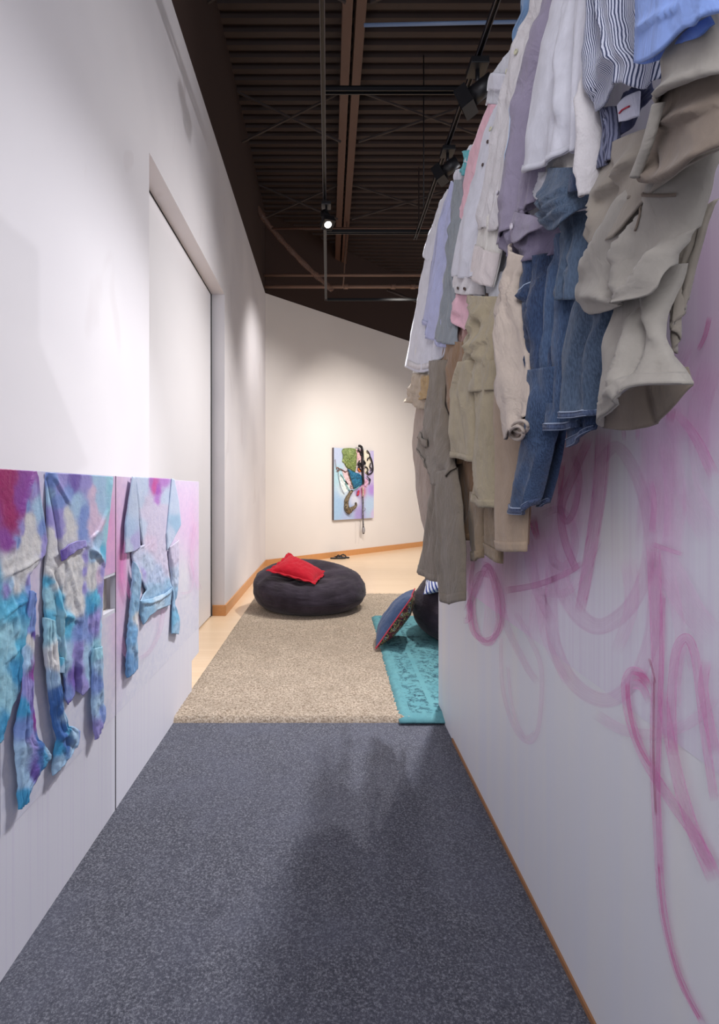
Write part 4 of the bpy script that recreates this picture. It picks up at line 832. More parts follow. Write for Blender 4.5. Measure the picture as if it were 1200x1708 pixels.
g = patch([(800, 605), (838, 600)], [(793, 835), (812, 846), (833, 847)], [(800, 605), (802, 700), (798, 780), (793, 835)], [(838, 600), (836, 720), (833, 847)], .405, .41, bulge=.018, auto=(1.4, .008, .15), step=4, seed=51, folds=[([(808, 620), (815, 700), (806, 780), (815, 830)], .012, 5)])
l_ = sheet('leg', g, M['olive'], a); band('hem', g, 0, 1, .945, 1, M['olive'], l_, .0025)
a = G('trousers', 'dark khaki trousers with turned-up cuffs below the olive pair', 'trousers', (815, 938), GT)
g = patch([(790, 820), (815, 820)], [(796, 932), (802, 937), (810, 930)], [(790, 820), (786, 880), (790, 905), (796, 932)], [(815, 820), (812, 880), (810, 930)], .44, .45, bulge=.014, auto=(1, .004, 0), step=4, seed=52); l_ = sheet('leg', g, M['cuffk'], a); band('turned_cuff', g, 0, 1, .88, 1, M['cuffk'], l_, .005)
g = patch([(798, 820), (835, 820)], [(808, 920), (826, 932), (841, 940)], [(798, 820), (812, 880), (808, 920)], [(835, 820), (842, 880), (841, 940)], .455, .46, bulge=.012, auto=(1, .006, .2), step=4, seed=53); l_ = sheet('leg', g, M['cuffk'], a); band('turned_cuff', g, 0, 1, .82, 1, M['cuffk'], l_, .005)
a = G('trousers', 'tan wool trousers with a sharp crease, straight low hem', 'trousers', (855, 920), GT)
g = patch([(834, 560), (895, 560)], [(833, 914), (848, 918), (864, 921), (880, 920)], [(834, 560), (833, 680), (833, 800), (833, 914)], [(895, 560), (893, 700), (884, 820), (880, 920)], .42, .44, bulge=.016, auto=(.7, .004, 0), step=5, seed=54, wrinkle=.002, folds=[([(848, 640), (848, 800), (846, 915)], .008, 4), ([(838, 600), (842, 800)], .005, 5)])
l_ = sheet('leg', g, M['tan'], a); band('hem', g, 0, 1, .955, 1, M['tan'], l_, .0018)
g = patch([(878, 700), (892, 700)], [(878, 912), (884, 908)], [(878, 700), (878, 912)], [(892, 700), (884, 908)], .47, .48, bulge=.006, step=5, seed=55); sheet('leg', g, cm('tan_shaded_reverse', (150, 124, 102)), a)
a = G('trousers', 'pale ivory trousers twisted, with a narrow open rolled hem', 'trousers', (868, 735), GT)
g = patch([(860, 405), (890, 430)], [(849, 712), (858, 732), (868, 735), (880, 712), (896, 688)], [(860, 405), (862, 445), (848, 480), (840, 520), (834, 560), (836, 620), (843, 670), (849, 712)], [(890, 430), (878, 470), (884, 520), (892, 580), (898, 640), (896, 688)],
          .405, .385, bulge=.020, auto=(2, .010, .35), wrinkle=.005, step=4, seed=56, folds=[([(870, 440), (852, 520), (846, 600)], .012, 5), ([(875, 470), (862, 560), (858, 690)], .014, 6), ([(856, 440), (866, 500), (850, 560)], -.010, 4)])
l_ = sheet('leg', g, M['ivory'], a); 
hm = MB()
for (cx_, cy_, rx_, ry_) in ((868, 712, 13, 10), (862, 722, 12, 11)):
    hm.tube([onX(cx_+rx_*math.cos(k*math.pi/9), cy_+ry_*math.sin(k*math.pi/9)+.35*rx_*math.sin(k*math.pi/9*2)*.3, .372+.010*math.sin(k*math.pi/9)) for k in range(19)], .0035, 6)
hm.build('rolled_hem', M['ivory'], l_, True)
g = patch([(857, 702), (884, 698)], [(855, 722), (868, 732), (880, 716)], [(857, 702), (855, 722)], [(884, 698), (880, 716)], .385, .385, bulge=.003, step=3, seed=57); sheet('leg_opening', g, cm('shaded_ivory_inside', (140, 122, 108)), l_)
# ---------- jeans
a = G('jeans', 'blue jeans hanging lowest of the denim, long leg with a frayed hem', 'jeans', (885, 858), GT)
g = patch([(878, 440), (935, 420)], [(885, 640), (915, 650), (945, 640)], [(878, 440), (882, 480), (890, 520), (890, 570), (895, 610), (885, 640)], [(935, 420), (940, 530), (945, 640)], .425, .415, bulge=.016, auto=(3, .012, .4), wrinkle=.010, step=4, seed=60,
          folds=[([(885, 500), (905, 495), (912, 470)], .016, 4), ([(900, 500), (898, 540), (908, 560)], .010, 4), ([(930, 450), (915, 540), (905, 640)], .012, 6)])
w_ = sheet('waist', g, M['den2'], a); seam('stitching', g, [near_uv(g, 885, 480), near_uv(g, 898, 490), near_uv(g, 908, 470)], M['thread'], w_); seam('stitching', g, [near_uv(g, 900, 530), near_uv(g, 896, 570), near_uv(g, 902, 600)], M['thread'], w_)
g = patch([(895, 620), (950, 610)], [(861, 848), (880, 858), (900, 859), (908, 840)], [(895, 620), (888, 700), (878, 760), (868, 810), (861, 848)], [(950, 610), (940, 700), (930, 760), (918, 800), (908, 840)], .405, .43, bulge=.024, auto=(1, .008, .1), step=4, seed=61, wrinkle=.004, folds=[([(925, 640), (915, 740), (890, 830)], .012, 8)])
l_ = sheet('leg', g, M['den'], a); band('hem', g, 0, 1, .955, 1, M['hem'], l_, .003); seam('stitching', g, [(.02, .955), (.98, .955)], M['thread'], l_)
g = patch([(925, 720), (950, 700)], [(903, 845), (914, 846), (920, 838)], [(925, 720), (912, 790), (903, 845)], [(950, 700), (938, 780), (920, 838)], .46, .465, bulge=.008, step=4, seed=62); l_ = sheet('leg', g, M['den2'], a); band('hem', g, 0, 1, .94, 1, M['hem'], l_)
a = G('jeans', 'mid blue jeans with a curled stitched hem behind the front denim leg', 'jeans', (955, 745), GT)
g = patch([(935, 400), (985, 380)], [(914, 716), (935, 718), (960, 718), (975, 712)], [(935, 400), (935, 470), (928, 540), (920, 600), (916, 660), (914, 716)], [(985, 380), (985, 520), (975, 712)], .425, .420, bulge=.020, auto=(2, .010, .1), step=4, seed=63, wrinkle=.004, folds=[([(945, 430), (938, 560), (930, 700)], .012, 6), ([(962, 440), (950, 560), (948, 700)], -.008, 6)])
l_ = sheet('leg', g, M['den'], a); band('hem', g, 0, 1, .965, 1, M['hem'], l_, .003); seam('stitching', g, [(.02, .965), (.98, .965)], M['thread'], l_)
g = patch([(950, 700), (1000, 690)], [(952, 746), (968, 744), (985, 728), (997, 716)], [(950, 700), (950, 725), (952, 746)], [(1000, 690), (1002, 702), (997, 716)], .435, .435, bulge=.010, auto=(1, .004, .2), step=4, seed=64)
l_ = sheet('leg', g, M['den2'], a); band('hem', g, 0, 1, .72, 1, M['hem'], l_, .003)
a = G('jeans', 'front grey-blue jeans leg with a straight frayed hem', 'jeans', (980, 698), GT)
g = patch([(980, 480), (1060, 480)], [(952, 696), (975, 698), (1006, 693)], [(980, 480), (962, 540), (953, 600), (952, 650), (952, 696)], [(1060, 480), (1045, 540), (1028, 600), (1012, 650), (1006, 693)], .412, .412, bulge=.022, auto=(1, .006, .1), step=4, seed=65, wrinkle=.003, folds=[([(1015, 500), (1000, 600), (990, 690)], -.010, 8)])
l_ = sheet('leg', g, M['den3'], a); band('hem', g, 0, 1, .955, 1, M['hem'], l_, .003); seam('stitching', g, [(.02, .955), (.98, .955)], M['thread'], l_)
g = patch([(940, 590), (956, 585)], [(934, 652), (942, 660), (954, 664)], [(940, 590), (936, 620), (934, 652)], [(956, 585), (954, 620), (954, 664)], .418, .418, bulge=.006, step=3, seed=66)
l2 = sheet('leg_opening', g, M['den2'], a); band('hem', g, 0, 1, .82, 1, M['hem'], l2, .003)
a = G('jeans', 'grey-blue jeans waist draped in loose folds below the large white shirt', 'jeans', (945, 385), GT)
g = patch([(925, 280), (1000, 280)], [(918, 365), (935, 380), (955, 386), (972, 372), (988, 345)], [(925, 280), (920, 320), (918, 365)], [(1000, 280), (995, 310), (988, 345)], .415, .39, bulge=.022, auto=(0, 0, 0), step=4, seed=67, wrinkle=.005,
          folds=[([(925, 330), (945, 355), (985, 330)], .016, 5), ([(922, 350), (945, 372), (985, 345)], .014, 4), ([(930, 315), (950, 338), (988, 310)], .012, 5), ([(935, 342), (950, 352)], -.012, 4)])
w_ = sheet('waist', g, M['den3'], a)
g = patch([(962, 292), (982, 288)], [(958, 315), (968, 322), (985, 316)], [(962, 292), (958, 315)], [(982, 288), (985, 316)], .388, .388, bulge=.010, step=3, seed=68); sheet('belt_loop', g, M['den2'], w_)
g = patch([(935, 370), (990, 350)], [(930, 500), (980, 500)], [(935, 370), (950, 400), (940, 450), (930, 500)], [(990, 350), (985, 430), (980, 500)], .42, .40, bulge=.014, auto=(3, .008, .2), step=5, seed=69); sheet('leg', g, M['den3'], a)
# ---------- stone khaki trousers in front
a = G('trousers', 'stone khaki trousers twisted in heavy folds with a wide open hem', 'trousers', (1080, 715), GT)
g = patch([(1000, 250), (1230, 180)], [(975, 390), (1000, 408), (1022, 408), (1060, 392), (1110, 330), (1230, 240)], [(1000, 250), (1002, 300), (1000, 330), (985, 360), (975, 390)], [(1230, 180), (1230, 240)], .398, .380, bulge=.016, auto=(0, 0, 0), step=5, seed=70, wrinkle=.003,
          folds=[([(1010, 330), (1060, 300), (1120, 250)], .016, 9), ([(1003, 328), (1012, 360), (1005, 390)], .014, 5), ([(1040, 270), (1060, 290), (1050, 330)], -.012, 8)])
w_ = sheet('waist', g, M['khaki2'], a)
g = patch([(1085, 250), (1230, 190)], [(1020, 500), (1060, 512), (1115, 500), (1142, 488), (1150, 440)], [(1085, 250), (1060, 330), (1000, 400), (985, 440), (970, 470), (975, 516), (995, 526), (1020, 500)],
          [(1230, 190), (1200, 300), (1175, 370), (1150, 440)], .412, .390, bulge=.022, auto=(0, 0, 0), step=5, seed=71, wrinkle=.003,
          folds=[([(1120, 300), (1050, 400), (990, 470)], .020, 12), ([(1180, 280), (1130, 360), (1085, 420), (1070, 470), (1085, 500)], .022, 9), ([(1085, 430), (1074, 470), (1084, 500)], -.018, 5), ([(1160, 400), (1120, 470), (1090, 500)], .018, 8), ([(1000, 500), (1040, 495), (1080, 508)], .014, 8), ([(1150, 330), (1105, 410)], -.010, 6)])
b_ = sheet('seat', g, M['khaki'], a); seam('pocket_seam', g, [near_uv(g, 1115, 327), near_uv(g, 1150, 322), near_uv(g, 1180, 325)], M['khin'], b_, .002); seam('pocket_seam', g, [near_uv(g, 1140, 335), near_uv(g, 1137, 360), near_uv(g, 1125, 385)], M['khin'], b_, .0015)
g = patch([(1050, 470), (1150, 440)], [(1006, 712), (1030, 700), (1066, 684), (1090, 662), (1095, 650), (1112, 642), (1158, 640)], [(1050, 470), (1034, 560), (1020, 620), (1010, 670), (1006, 712)], [(1150, 440), (1134, 530), (1130, 590), (1145, 615), (1158, 640)],
          .42, .390, bulge=.022, auto=(0, 0, 0), step=5, seed=72, wrinkle=.003, folds=[([(1110, 510), (1098, 560), (1080, 640), (1080, 660)], .022, 9), ([(1060, 520), (1045, 620)], .010, 14), ([(1118, 520), (1106, 590), (1096, 640)], -.016, 8), ([(1055, 668), (1070, 655), (1085, 665)], .012, 6), ([(1125, 500), (1128, 590)], .012, 9)])
l_ = sheet('leg', g, M['khaki'], a); band('hem', g, .0, 1, .90, .995, M['khaki'], l_, .002)
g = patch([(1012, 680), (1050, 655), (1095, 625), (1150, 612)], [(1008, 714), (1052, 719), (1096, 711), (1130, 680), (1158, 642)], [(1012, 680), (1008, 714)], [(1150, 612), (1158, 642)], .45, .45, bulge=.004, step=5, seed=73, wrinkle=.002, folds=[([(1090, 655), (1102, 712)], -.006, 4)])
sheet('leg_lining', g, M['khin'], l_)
g = patch([(1118, 420), (1200, 330)], [(1130, 590), (1142, 560), (1150, 500)], [(1118, 420), (1125, 500), (1130, 590)], [(1200, 330), (1165, 430), (1150, 500)], .455, .46, bulge=.01, auto=(2, .008, .2), step=6, seed=74); sheet('leg', g, M['khaki2'], a)
a = G('trousers', 'khaki trousers nearest the camera, folded open with a dark lining', 'trousers', (1110, 300), GT)
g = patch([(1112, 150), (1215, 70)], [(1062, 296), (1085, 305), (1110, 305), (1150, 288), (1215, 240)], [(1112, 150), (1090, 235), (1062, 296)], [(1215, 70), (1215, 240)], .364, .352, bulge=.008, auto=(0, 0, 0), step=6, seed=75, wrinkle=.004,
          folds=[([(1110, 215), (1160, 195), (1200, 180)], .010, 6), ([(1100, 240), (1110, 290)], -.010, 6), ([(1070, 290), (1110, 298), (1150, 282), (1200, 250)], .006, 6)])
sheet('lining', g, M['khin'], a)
g = patch([(1120, -5), (1230, -5)], [(1098, 182), (1120, 165), (1150, 150), (1180, 138), (1230, 118)], [(1120, -5), (1126, 90), (1110, 130), (1098, 182)], [(1230, -5), (1230, 118)], .392, .350, bulge=.010, auto=(0, 0, 0), step=6, seed=76, wrinkle=.003, top='wall',
          folds=[([(1105, 172), (1140, 150), (1200, 126)], .008, 5), ([(1150, 60), (1130, 140)], .010, 14)])
sheet('flap', g, M['khaki'], a)
g = patch([(1098, 178), (1112, 170)], [(1060, 297), (1068, 296)], [(1098, 178), (1085, 232), (1060, 297)], [(1112, 170), (1094, 235), (1068, 296)], .340, .342, bulge=.005, step=4, seed=77, wrinkle=.002); sheet('folded_edge', g, M['khaki'], a)
# ================================================================ rugs
def rugmesh(x0, x1, y0, y1, z0, z1, n, m, amp, f, rim=.012):
    vs = []; 
    for j in range(m+1):
        for i in range(n+1):
            u, v = i/n, j/m; x = x0+(x1-x0)*u; y = y0+(y1-y0)*v
            e = min(u*(x1-x0), (1-u)*(x1-x0), v*(y1-y0), (1-v)*(y1-y0)); z = z0+(z1-z0)*min(1, (e/rim))**.5
            z += amp*noise.noise(Vector((x*f, y*f, 0)))*min(1, e/rim)
            vs.append((x+amp*.6*noise.noise(Vector((x*f, y*f, 5))), y+amp*.6*noise.noise(Vector((x*f, y*f, 9))), z))
    return vs, grid_faces(n, m)
t = NT('beige_shag'); v = t.coords((1, 1, 1)); n1 = t.noise(v, 95, 4, .75); n2 = t.noise(v, 6, 3)
base = t.ramp(n1, [(.32, rgb(130, 110, 90)), (.46, rgb(200, 179, 156)), (.64, rgb(250, 234, 214))])
base = t.mix(t.ramp(n2, [(.35, (0, 0, 0)), (.7, (.3, .3, .3))]), base, rgb(170, 153, 134)); t.col(base); t.rough(.95, .1); t.bump(n1, 1, .02); SHAG = t.m
vs, fs = rugmesh(-.80, 1.75, 2.64, 5.84, .004, .032, 150, 190, .006, 60)
rg = tag(link('beige_rug', vs, fs, SHAG), 'large beige shag rug under the bean bags', 'rug')
rd = rg
t = NT('turquoise_rug_pile'); v = t.coords((1, 1, 1), 'UV')
sx = t.node('ShaderNodeSeparateXYZ'); t.link(v, sx.inputs[0])
def absd(s, c): return t.math('ABSOLUTE', t.math('SUBTRACT', s, c))
eu = t.math('SUBTRACT', .75, absd(sx.outputs[0], .75)); ev = t.math('SUBTRACT', 1.05, absd(sx.outputs[1], 1.05)); ed = t.math('MINIMUM', eu, ev)
bandf = t.ramp(t.math('MULTIPLY', ed, 1.0), [(.0, (.25,)*3), (.055, (.1,)*3), (.06, (1,)*3), (.17, (1,)*3), (.175, (0,)*3), (.2, (.85,)*3), (.40, (.7,)*3), (.41, (0,)*3), (.44, (.9,)*3), (.52, (.9,)*3), (.53, (.8,)*3)], 'CONSTANT')
n1 = t.noise(v, 22, 5, .85, .5); n2 = t.noise(v, 4, 3)
orn = t.ramp(n1, [(.48, (0, 0, 0)), (.56, (1, 1, 1))]); wear = t.ramp(n2, [(.35, (.45,)*3), (.6, (1, 1, 1))])
f_ = t.math('MULTIPLY', t.math('MULTIPLY', orn, bandf), wear)
base = t.mix(t.noise(v, 9, 3), rgb(84, 140, 150), rgb(112, 164, 168)); base = t.mix(f_, base, rgb(40, 66, 82)); t.col(base); t.rough(.9, .15); t.bump(t.noise(v, 220, 2), .4, .003); TQ = t.m
n, m = 40, 56; vs = []; uvs = []
cA, cB, cC, cD = Vector((.352, 2.615)), Vector((1.85, 2.60)), Vector((1.88, 4.72)), Vector((.385, 4.74))
for j in range(m+1):
    for i in range(n+1):
        u, v_ = i/n, j/m; p = (cA*(1-u)+cB*u)*(1-v_)+(cD*(1-u)+cC*u)*v_
        e = min(u*1.5, v_*2.1); z = .031+.014*min(1, e/.015)+.003*noise.noise(Vector((p.x*3, p.y*3, 0)))
        if p.y < 2.66: z = .022+.010*min(1, e/.015)
        vs.append((p.x, p.y, z)); uvs.append((u*1.5, v_*2.1))
o = link('turquoise_rug', vs, grid_faces(n, m), TQ, None, True, uvs, None, .008, -1)
tag(o, 'worn turquoise rug with a faded oriental pattern overlapping the beige rug', 'rug')
# ================================================================ bean bags
SUEDE = NT('dark_suede'); v = SUEDE.coords((1, 1, 1))
SUEDE.col(SUEDE.mix(SUEDE.ramp(SUEDE.noise(v, 7, 4, .6), [(.35, (0, 0, 0)), (.68, (1, 1, 1))]), rgb(44, 37, 45), rgb(62, 54, 65))); SUEDE.rough(.85, .2)
SUEDE.b.inputs['Sheen Weight'].default_value = .15; SUEDE.b.inputs['Sheen Roughness'].default_value = .4
SUEDE.bump(SUEDE.noise(SUEDE.coords((1, 1, 4)), 18, 4, .6), .35, .02); SUEDE = SUEDE.m
def beanbag(c, rx, ry, hgt, dent, label, seed, rz=0, low=0.0, skirt=.25):
    n, m = 96, 64; vs = []
    for j in range(m+1):
        th = math.pi*j/m
        for i in range(n):
            a = 2*math.pi*i/n; ct = math.cos(th); st = math.sin(th)
            r = abs(st)**.80; zz = (abs(ct)**.85)*(1 if ct > 0 else -1)
            x, y = r*math.cos(a), r*math.sin(a); z = zz*.5+.5
            z = (z-.10)/.90
            z = max(z, 0)
            zt = z*hgt*(1-low*x+.22*y)
            dd = math.exp(-(((x-dent[0])/dent[2])**2+((y-dent[1])/dent[2])**2)) if ct > 0 else 0
            zt -= dent[3]*dd*ct**.5 if ct > 0 else 0
            k = 1+.035*noise.noise(Vector((math.cos(a)*1.3, math.sin(a)*1.3, z*1.5+seed)))
            wr_ = .010*noise.noise(Vector((x*3, y*3, z*9+seed)))+.006*(1-abs(noise.noise(Vector((x*4, y*4, z*14+seed+4)))*3))
            if ct > 0: wr_ += .016*dd*math.sin(9*math.atan2(y-dent[1], x-dent[0])+3*noise.noise(Vector((x*2, y*2, seed))))
            px_, py_ = x*rx*k*(1+wr_), y*ry*k*(1+wr_)
            q = Vector((px_*math.cos(rz)-py_*math.sin(rz), px_*math.sin(rz)+py_*math.cos(rz), zt+(wr_*.8 if ct > 0 else 0)))
            vs.append(q+Vector(c))
    fs = []
    for j in range(m):
        for i in range(n): a_ = j*n+i; b_ = j*n+(i+1) % n; fs.append((a_, a_+n, b_+n, b_))
    th_ = thing('bean_bag', label, 'bean bag', c, 'dark suede bean bags')
    link('cover', vs, fs, SUEDE, th_)
    sm = []
    for k in range(61):
        a = 2*math.pi*k/60; i = int(a/(2*math.pi)*n) % n; sm.append(Vector(vs[34*n+i])+(Vector(vs[34*n+i])-Vector(c)-Vector((0, 0, .15))).normalized()*.001)
    MB().tube(sm, .0022, 5).build('seam', mat_plain('seam_thread', rgb(44, 40, 46), .8), th_, True)
    return th_
beanbag((-.185, 5.14, .028), .545, .50, .43, (-.15, -.15, .60, .14), 'dark plum suede bean bag with a red cushion on it', 1, 0, .10)
beanbag((1.125, 4.12, .040), .46, .47, .46, (.2, .1, .5, .06), 'dark suede bean bag half hidden behind the tall partition', 5)
# ================================================================ cushions
def cushion(label, corners, puff, mf, mb_, group='cushions', flange=0, mfl=None, piping=None, side=1, n=34, seed=0, wr=.004, name='cushion'):
    A, B, Cc, Dd = [Vector(c) for c in corners]; nn = (B-A).cross(Dd-A).normalized()*side
    th_ = thing(name, label, 'cushion', (A+B+Cc+Dd)/4, group)
    def pos(u, v, s):
        # sides pulled in between the corners
        uu = u+(.5-u)*.09*math.sin(math.pi*v)*1; vv = v+(.5-v)*.09*math.sin(math.pi*u)
        p = (A*(1-uu)+B*uu)*(1-vv)+(Dd*(1-uu)+Cc*uu)*vv
        e = (max(0, 1-abs(2*u-1)**2.6)*max(0, 1-abs(2*v-1)**2.6))**.55
        h = puff*e+wr*noise.noise(Vector((u*5, v*5, seed)))*e+wr*1.2*(1-abs(noise.noise(Vector((u*9, v*3, seed+3)))*3))*e
        return p+nn*s*h
    for s, mm, nm in ((1, mf, 'front'), (-1, mb_, 'back')):
        P = [pos(i/n, j/n, s) for j in range(n+1) for i in range(n+1)]; uv = [(i/n*.45, j/n*.45) for j in range(n+1) for i in range(n+1)]
        link(nm, P, grid_faces(n, n, s*side < 0), mm, th_, True, uv)
    if piping:
        loop = [pos(i/n, 0, 0) for i in range(n+1)]+[pos(1, j/n, 0) for j in range(1, n+1)]+[pos(1-i/n, 1, 0) for i in range(1, n+1)]+[pos(0, 1-j/n, 0) for j in range(1, n+1)]
        MB().tube(loop, .0045, 7).build('piping', piping, th_, True)
    if flange:
        ring = [(i/n, 0) for i in range(n)]+[(1, j/n) for j in range(n)]+[(1-i/n, 1) for i in range(n)]+[(0, 1-j/n) for j in range(n)]
        cc = (A+B+Cc+Dd)/4; vs = []
        for k, (u, v) in enumerate(ring):
            p = pos(u, v, 0); d = (p-cc).normalized(); q = p+d*flange*(1+.35*(abs(2*u-1)*abs(2*v-1))**3)+nn*.007*math.sin(k*.9)
            vs += [p-d*.012, (p+q)/2, q]
        L_ = len(ring); fs = []
        for k in range(L_):
            for c_ in range(2): a_ = k*3+c_; b_ = ((k+1) % L_)*3+c_; fs.append((a_, a_+1, b_+1, b_))
        link('flange', vs, fs, mfl or mf, th_, True, None, None, .004, 0)
    return th_
RED = mat_fabric('red_satin_cotton', rgb(186, 18, 40), var=.05, sheen=.1); 
cushion('red flanged cushion lying on the dark plum bean bag', [at(451, 952, 4.92), at(523, 971, 4.78), at(543, 956, 5.16), at(483, 925, 5.26)], .07, RED, RED, 'cushions', .032, RED, side=1, seed=2)
NAVY = mat_fabric('slate_blue_cotton', rgb(70, 88, 122), var=.06)
t = NT('dark_floral_embroidery'); v = t.coords((1, 1, 1), 'UV')
vo = t.node('ShaderNodeTexVoronoi', Scale=34.0); t.link(v, vo.inputs['Vector'])
n1 = t.noise(v, 30, 3, .6, 3.0); ln = t.ramp(n1, [(.44, (0, 0, 0)), (.49, (1, 1, 1)), (.54, (0, 0, 0))])
hue = t.ramp(t.noise(v, 16, 1), [(.3, rgb(188, 60, 70)), (.45, rgb(214, 190, 120)), (.58, rgb(206, 206, 214)), (.7, rgb(90, 120, 160))], 'CONSTANT')
dot = t.ramp(vo.outputs['Distance'], [(.10, (1, 1, 1)), (.2, (0, 0, 0))])
t.col(t.mix(t.math('MAXIMUM', ln, t.math('MULTIPLY', dot, .8)), rgb(34, 32, 44), hue)); t.rough(.8); t.bump(n1, .3, .003); EMB = t.m
def gp(x, y, z): return Vector((x, y, z))
cushion('slate blue cushion with red piping leaning on its corner against the bean bag', [gp(.335, 3.72, .055), gp(.405, 4.16, .055), gp(.68, 4.14, .40), gp(.60, 3.76, .415)], .075, EMB, NAVY, 'cushions', piping=mat_plain('red_piping', rgb(204, 54, 72), .7), side=1, seed=5, wr=.006)
STR = mat_fabric('blue_white_stripe', rgb(214, 218, 230), 'stripe', c2=rgb(44, 66, 140), period=.032)
cushion('blue and white striped cushion on the half hidden bean bag', [gp(.70, 3.90, .40), gp(1.02, 3.80, .56), gp(1.10, 4.18, .58), gp(.78, 4.28, .42)], .06, STR, STR, 'cushions', seed=8)
# ================================================================ sandals
def sandal(c, rz, label):
    th_ = thing('flip_flop', label, 'sandal', c, 'pair of black flip-flops'); ca, sa = math.cos(rz), math.sin(rz)
    def T(x, y, z): return Vector((c[0]+x*ca-y*sa, c[1]+x*sa+y*ca, c[2]+z))
    L_, n = .27, 28; ring = []
    for k in range(n):
        a = 2*math.pi*k/n; x = math.cos(a)*L_/2; w_ = .047*(1+.18*math.cos(a)); ring.append((x, math.sin(a)*w_*(1-.12*math.exp(-((x)/.04)**2))))
    vs = [T(x, y, 0) for x, y in ring]+[T(x, y, .02) for x, y in ring]
    link('sole', vs, [tuple(reversed(range(n))), tuple(range(n, 2*n))]+[(k, (k+1) % n, (k+1) % n+n, k+n) for k in range(n)], mat_plain('black_rubber', rgb(24, 24, 26), .5), th_, False)
    vs = [T(x*.92, y*.88, .0205) for x, y in ring]+[T(x*.92, y*.88, .023) for x, y in ring]
    link('footbed', vs, [tuple(reversed(range(n))), tuple(range(n, 2*n))]+[(k, (k+1) % n, (k+1) % n+n, k+n) for k in range(n)], mat_plain('grey_footbed', rgb(96, 98, 104), .6), th_, False)
    s_ = MB()
    for sg in (-1, 1): s_.tube([T(.075, 0, .02), T(.06, sg*.012, .045), T(.01, sg*.036, .06), T(-.045, sg*.047, .018)], .008, 8)
    s_.build('strap', mat_plain('black_strap', rgb(30, 30, 32), .4), th_, True)
cs1 = at(569, 930, 9.05); sandal((cs1.x-.05, 9.02, .002), .12, 'black flip-flop lying nearer on the wood floor by the back wall')
sandal((cs1.x+.02, 9.13, .002), -.35, 'black flip-flop behind its pair on the wood floor by the back wall')
# ================================================================ painting on the back wall
cvt = thing('mixed_media_painting', 'pale blue canvas with green, teal and black applied pieces and a dangling tassel', 'painting', bwall(590, 868, .02))
def cw(zx, zy, o): return bwall(540+zx/7.76, 730+zy/7.76, o)
A_, B_2 = cw(134, 1068, .045), cw(650, 1068, .045); A_t = cw(134, 128, .045)
tdir = TB; wd = (B_2-A_).dot(TB); z0, z1 = A_.z, A_t.z; base_ = B0+TB*(A_-B0).dot(TB)
mb = MB(); mb.obox(base_+TB*wd/2+NB*.023+Vector((0, 0, (z0+z1)/2)), TB*wd/2, NB*.021, Vector((0, 0, (z1-z0)/2))); mb.build('canvas', mat_plain('canvas_edge', rgb(92, 84, 88), .8), cvt)
cc = [(180, 200, 60, rgb(196, 208, 232)), (200, 500, 60, rgb(184, 222, 232)), (180, 900, 80, rgb(170, 204, 234)), (300, 1000, 80, rgb(178, 196, 230)), (450, 1000, 60, rgb(176, 160, 216)), (600, 900, 70, rgb(190, 214, 238)), (620, 680, 40, rgb(186, 150, 222)), (600, 500, 50, rgb(206, 190, 226)),
      (630, 200, 40, rgb(200, 190, 232)), (450, 200, 30, rgb(236, 160, 196)), (460, 250, 30, rgb(236, 216, 200)), (560, 250, 50, rgb(236, 230, 214)), (280, 500, 40, rgb(232, 204, 210)), (340, 560, 40, rgb(228, 196, 206)), (400, 820, 50, rgb(222, 226, 238)), (500, 700, 30, rgb(214, 120, 150)), (430, 720, 40, rgb(170, 150, 200)), (640, 1000, 40, rgb(216, 200, 232)), (250, 650, 60, rgb(214, 230, 238))]
n, m = 50, 70; vs = []; cols = []
for j in range(m+1):
    for i in range(n+1):
        u, v = i/n, j/m; vs.append(base_+TB*wd*u+NB*.0455+Vector((0, 0, z1+(z0-z1)*v)))
        cols.append(pcol([(a, b, r_, c) for a, b, r_, c in cc], 134+516*u, 128+940*v, 3, 1.8))
link('painted_face', vs, grid_faces(n, m, True), mat_paint('canvas_paint', .5, False, .3), cvt, True, None, cols)
def blob(name, poly, o, th_, m, nz=26, amp=.02, parent=cvt):
    P = [Vector(p) for p in poly]; cen = sum(P, Vector((0, 0)))/len(P); Q = catm([tuple(p) for p in P]+[tuple(P[0])], 5)[:-1]; R_ = 7; vs = []; fs = []
    for r in range(R_+1):
        s = 1-(r/R_)*.999
        for k, q in enumerate(Q):
            p = cen+(q-cen)*s; w3 = cw(p.x, p.y, o+th_*(1-s**4)+amp*(r > 0)*noise.noise(Vector((p.x*.04*nz/26, p.y*.04*nz/26, 1)))); vs.append(w3)
    L_ = len(Q)
    for r in range(R_):
        for k in range(L_): a = r*L_+k; b = r*L_+(k+1) % L_; fs.append((a, a+L_, b+L_, b))
    fs.append(tuple(R_*L_+k for k in range(L_)))
    base = [cw(q.x, q.y, .047) for q in Q]; nb = len(vs); vs += base
    for k in range(L_): fs.append((k, (k+1) % L_, nb+(k+1) % L_, nb+k))
    return link(name, vs, fs, m, parent, True)
def texm(name, stops, sc=40, dist=2, b=.6):
    t = NT(name); v = t.coords((1, 1, 1)); n1 = t.noise(v, sc, 4, .7, dist); t.col(t.ramp(n1, stops)); t.rough(.5); t.bump(n1, b, .01); return t.m
GRN = texm('green_fabric_scraps', [(.36, rgb(40, 50, 34)), (.46, rgb(96, 116, 60)), (.56, rgb(150, 172, 92)), (.66, rgb(206, 212, 170))], 34, 2.5)
TEL = texm('teal_feather_blue', [(.36, rgb(14, 44, 84)), (.48, rgb(24, 96, 140)), (.60, rgb(40, 140, 168)), (.7, rgb(120, 190, 200))], 26, 3)
PAIS = texm('black_gold_paisley', [(.40, rgb(28, 24, 24)), (.50, rgb(52, 44, 38)), (.54, rgb(190, 166, 124)), (.62, rgb(36, 30, 30))], 30, 2.5)
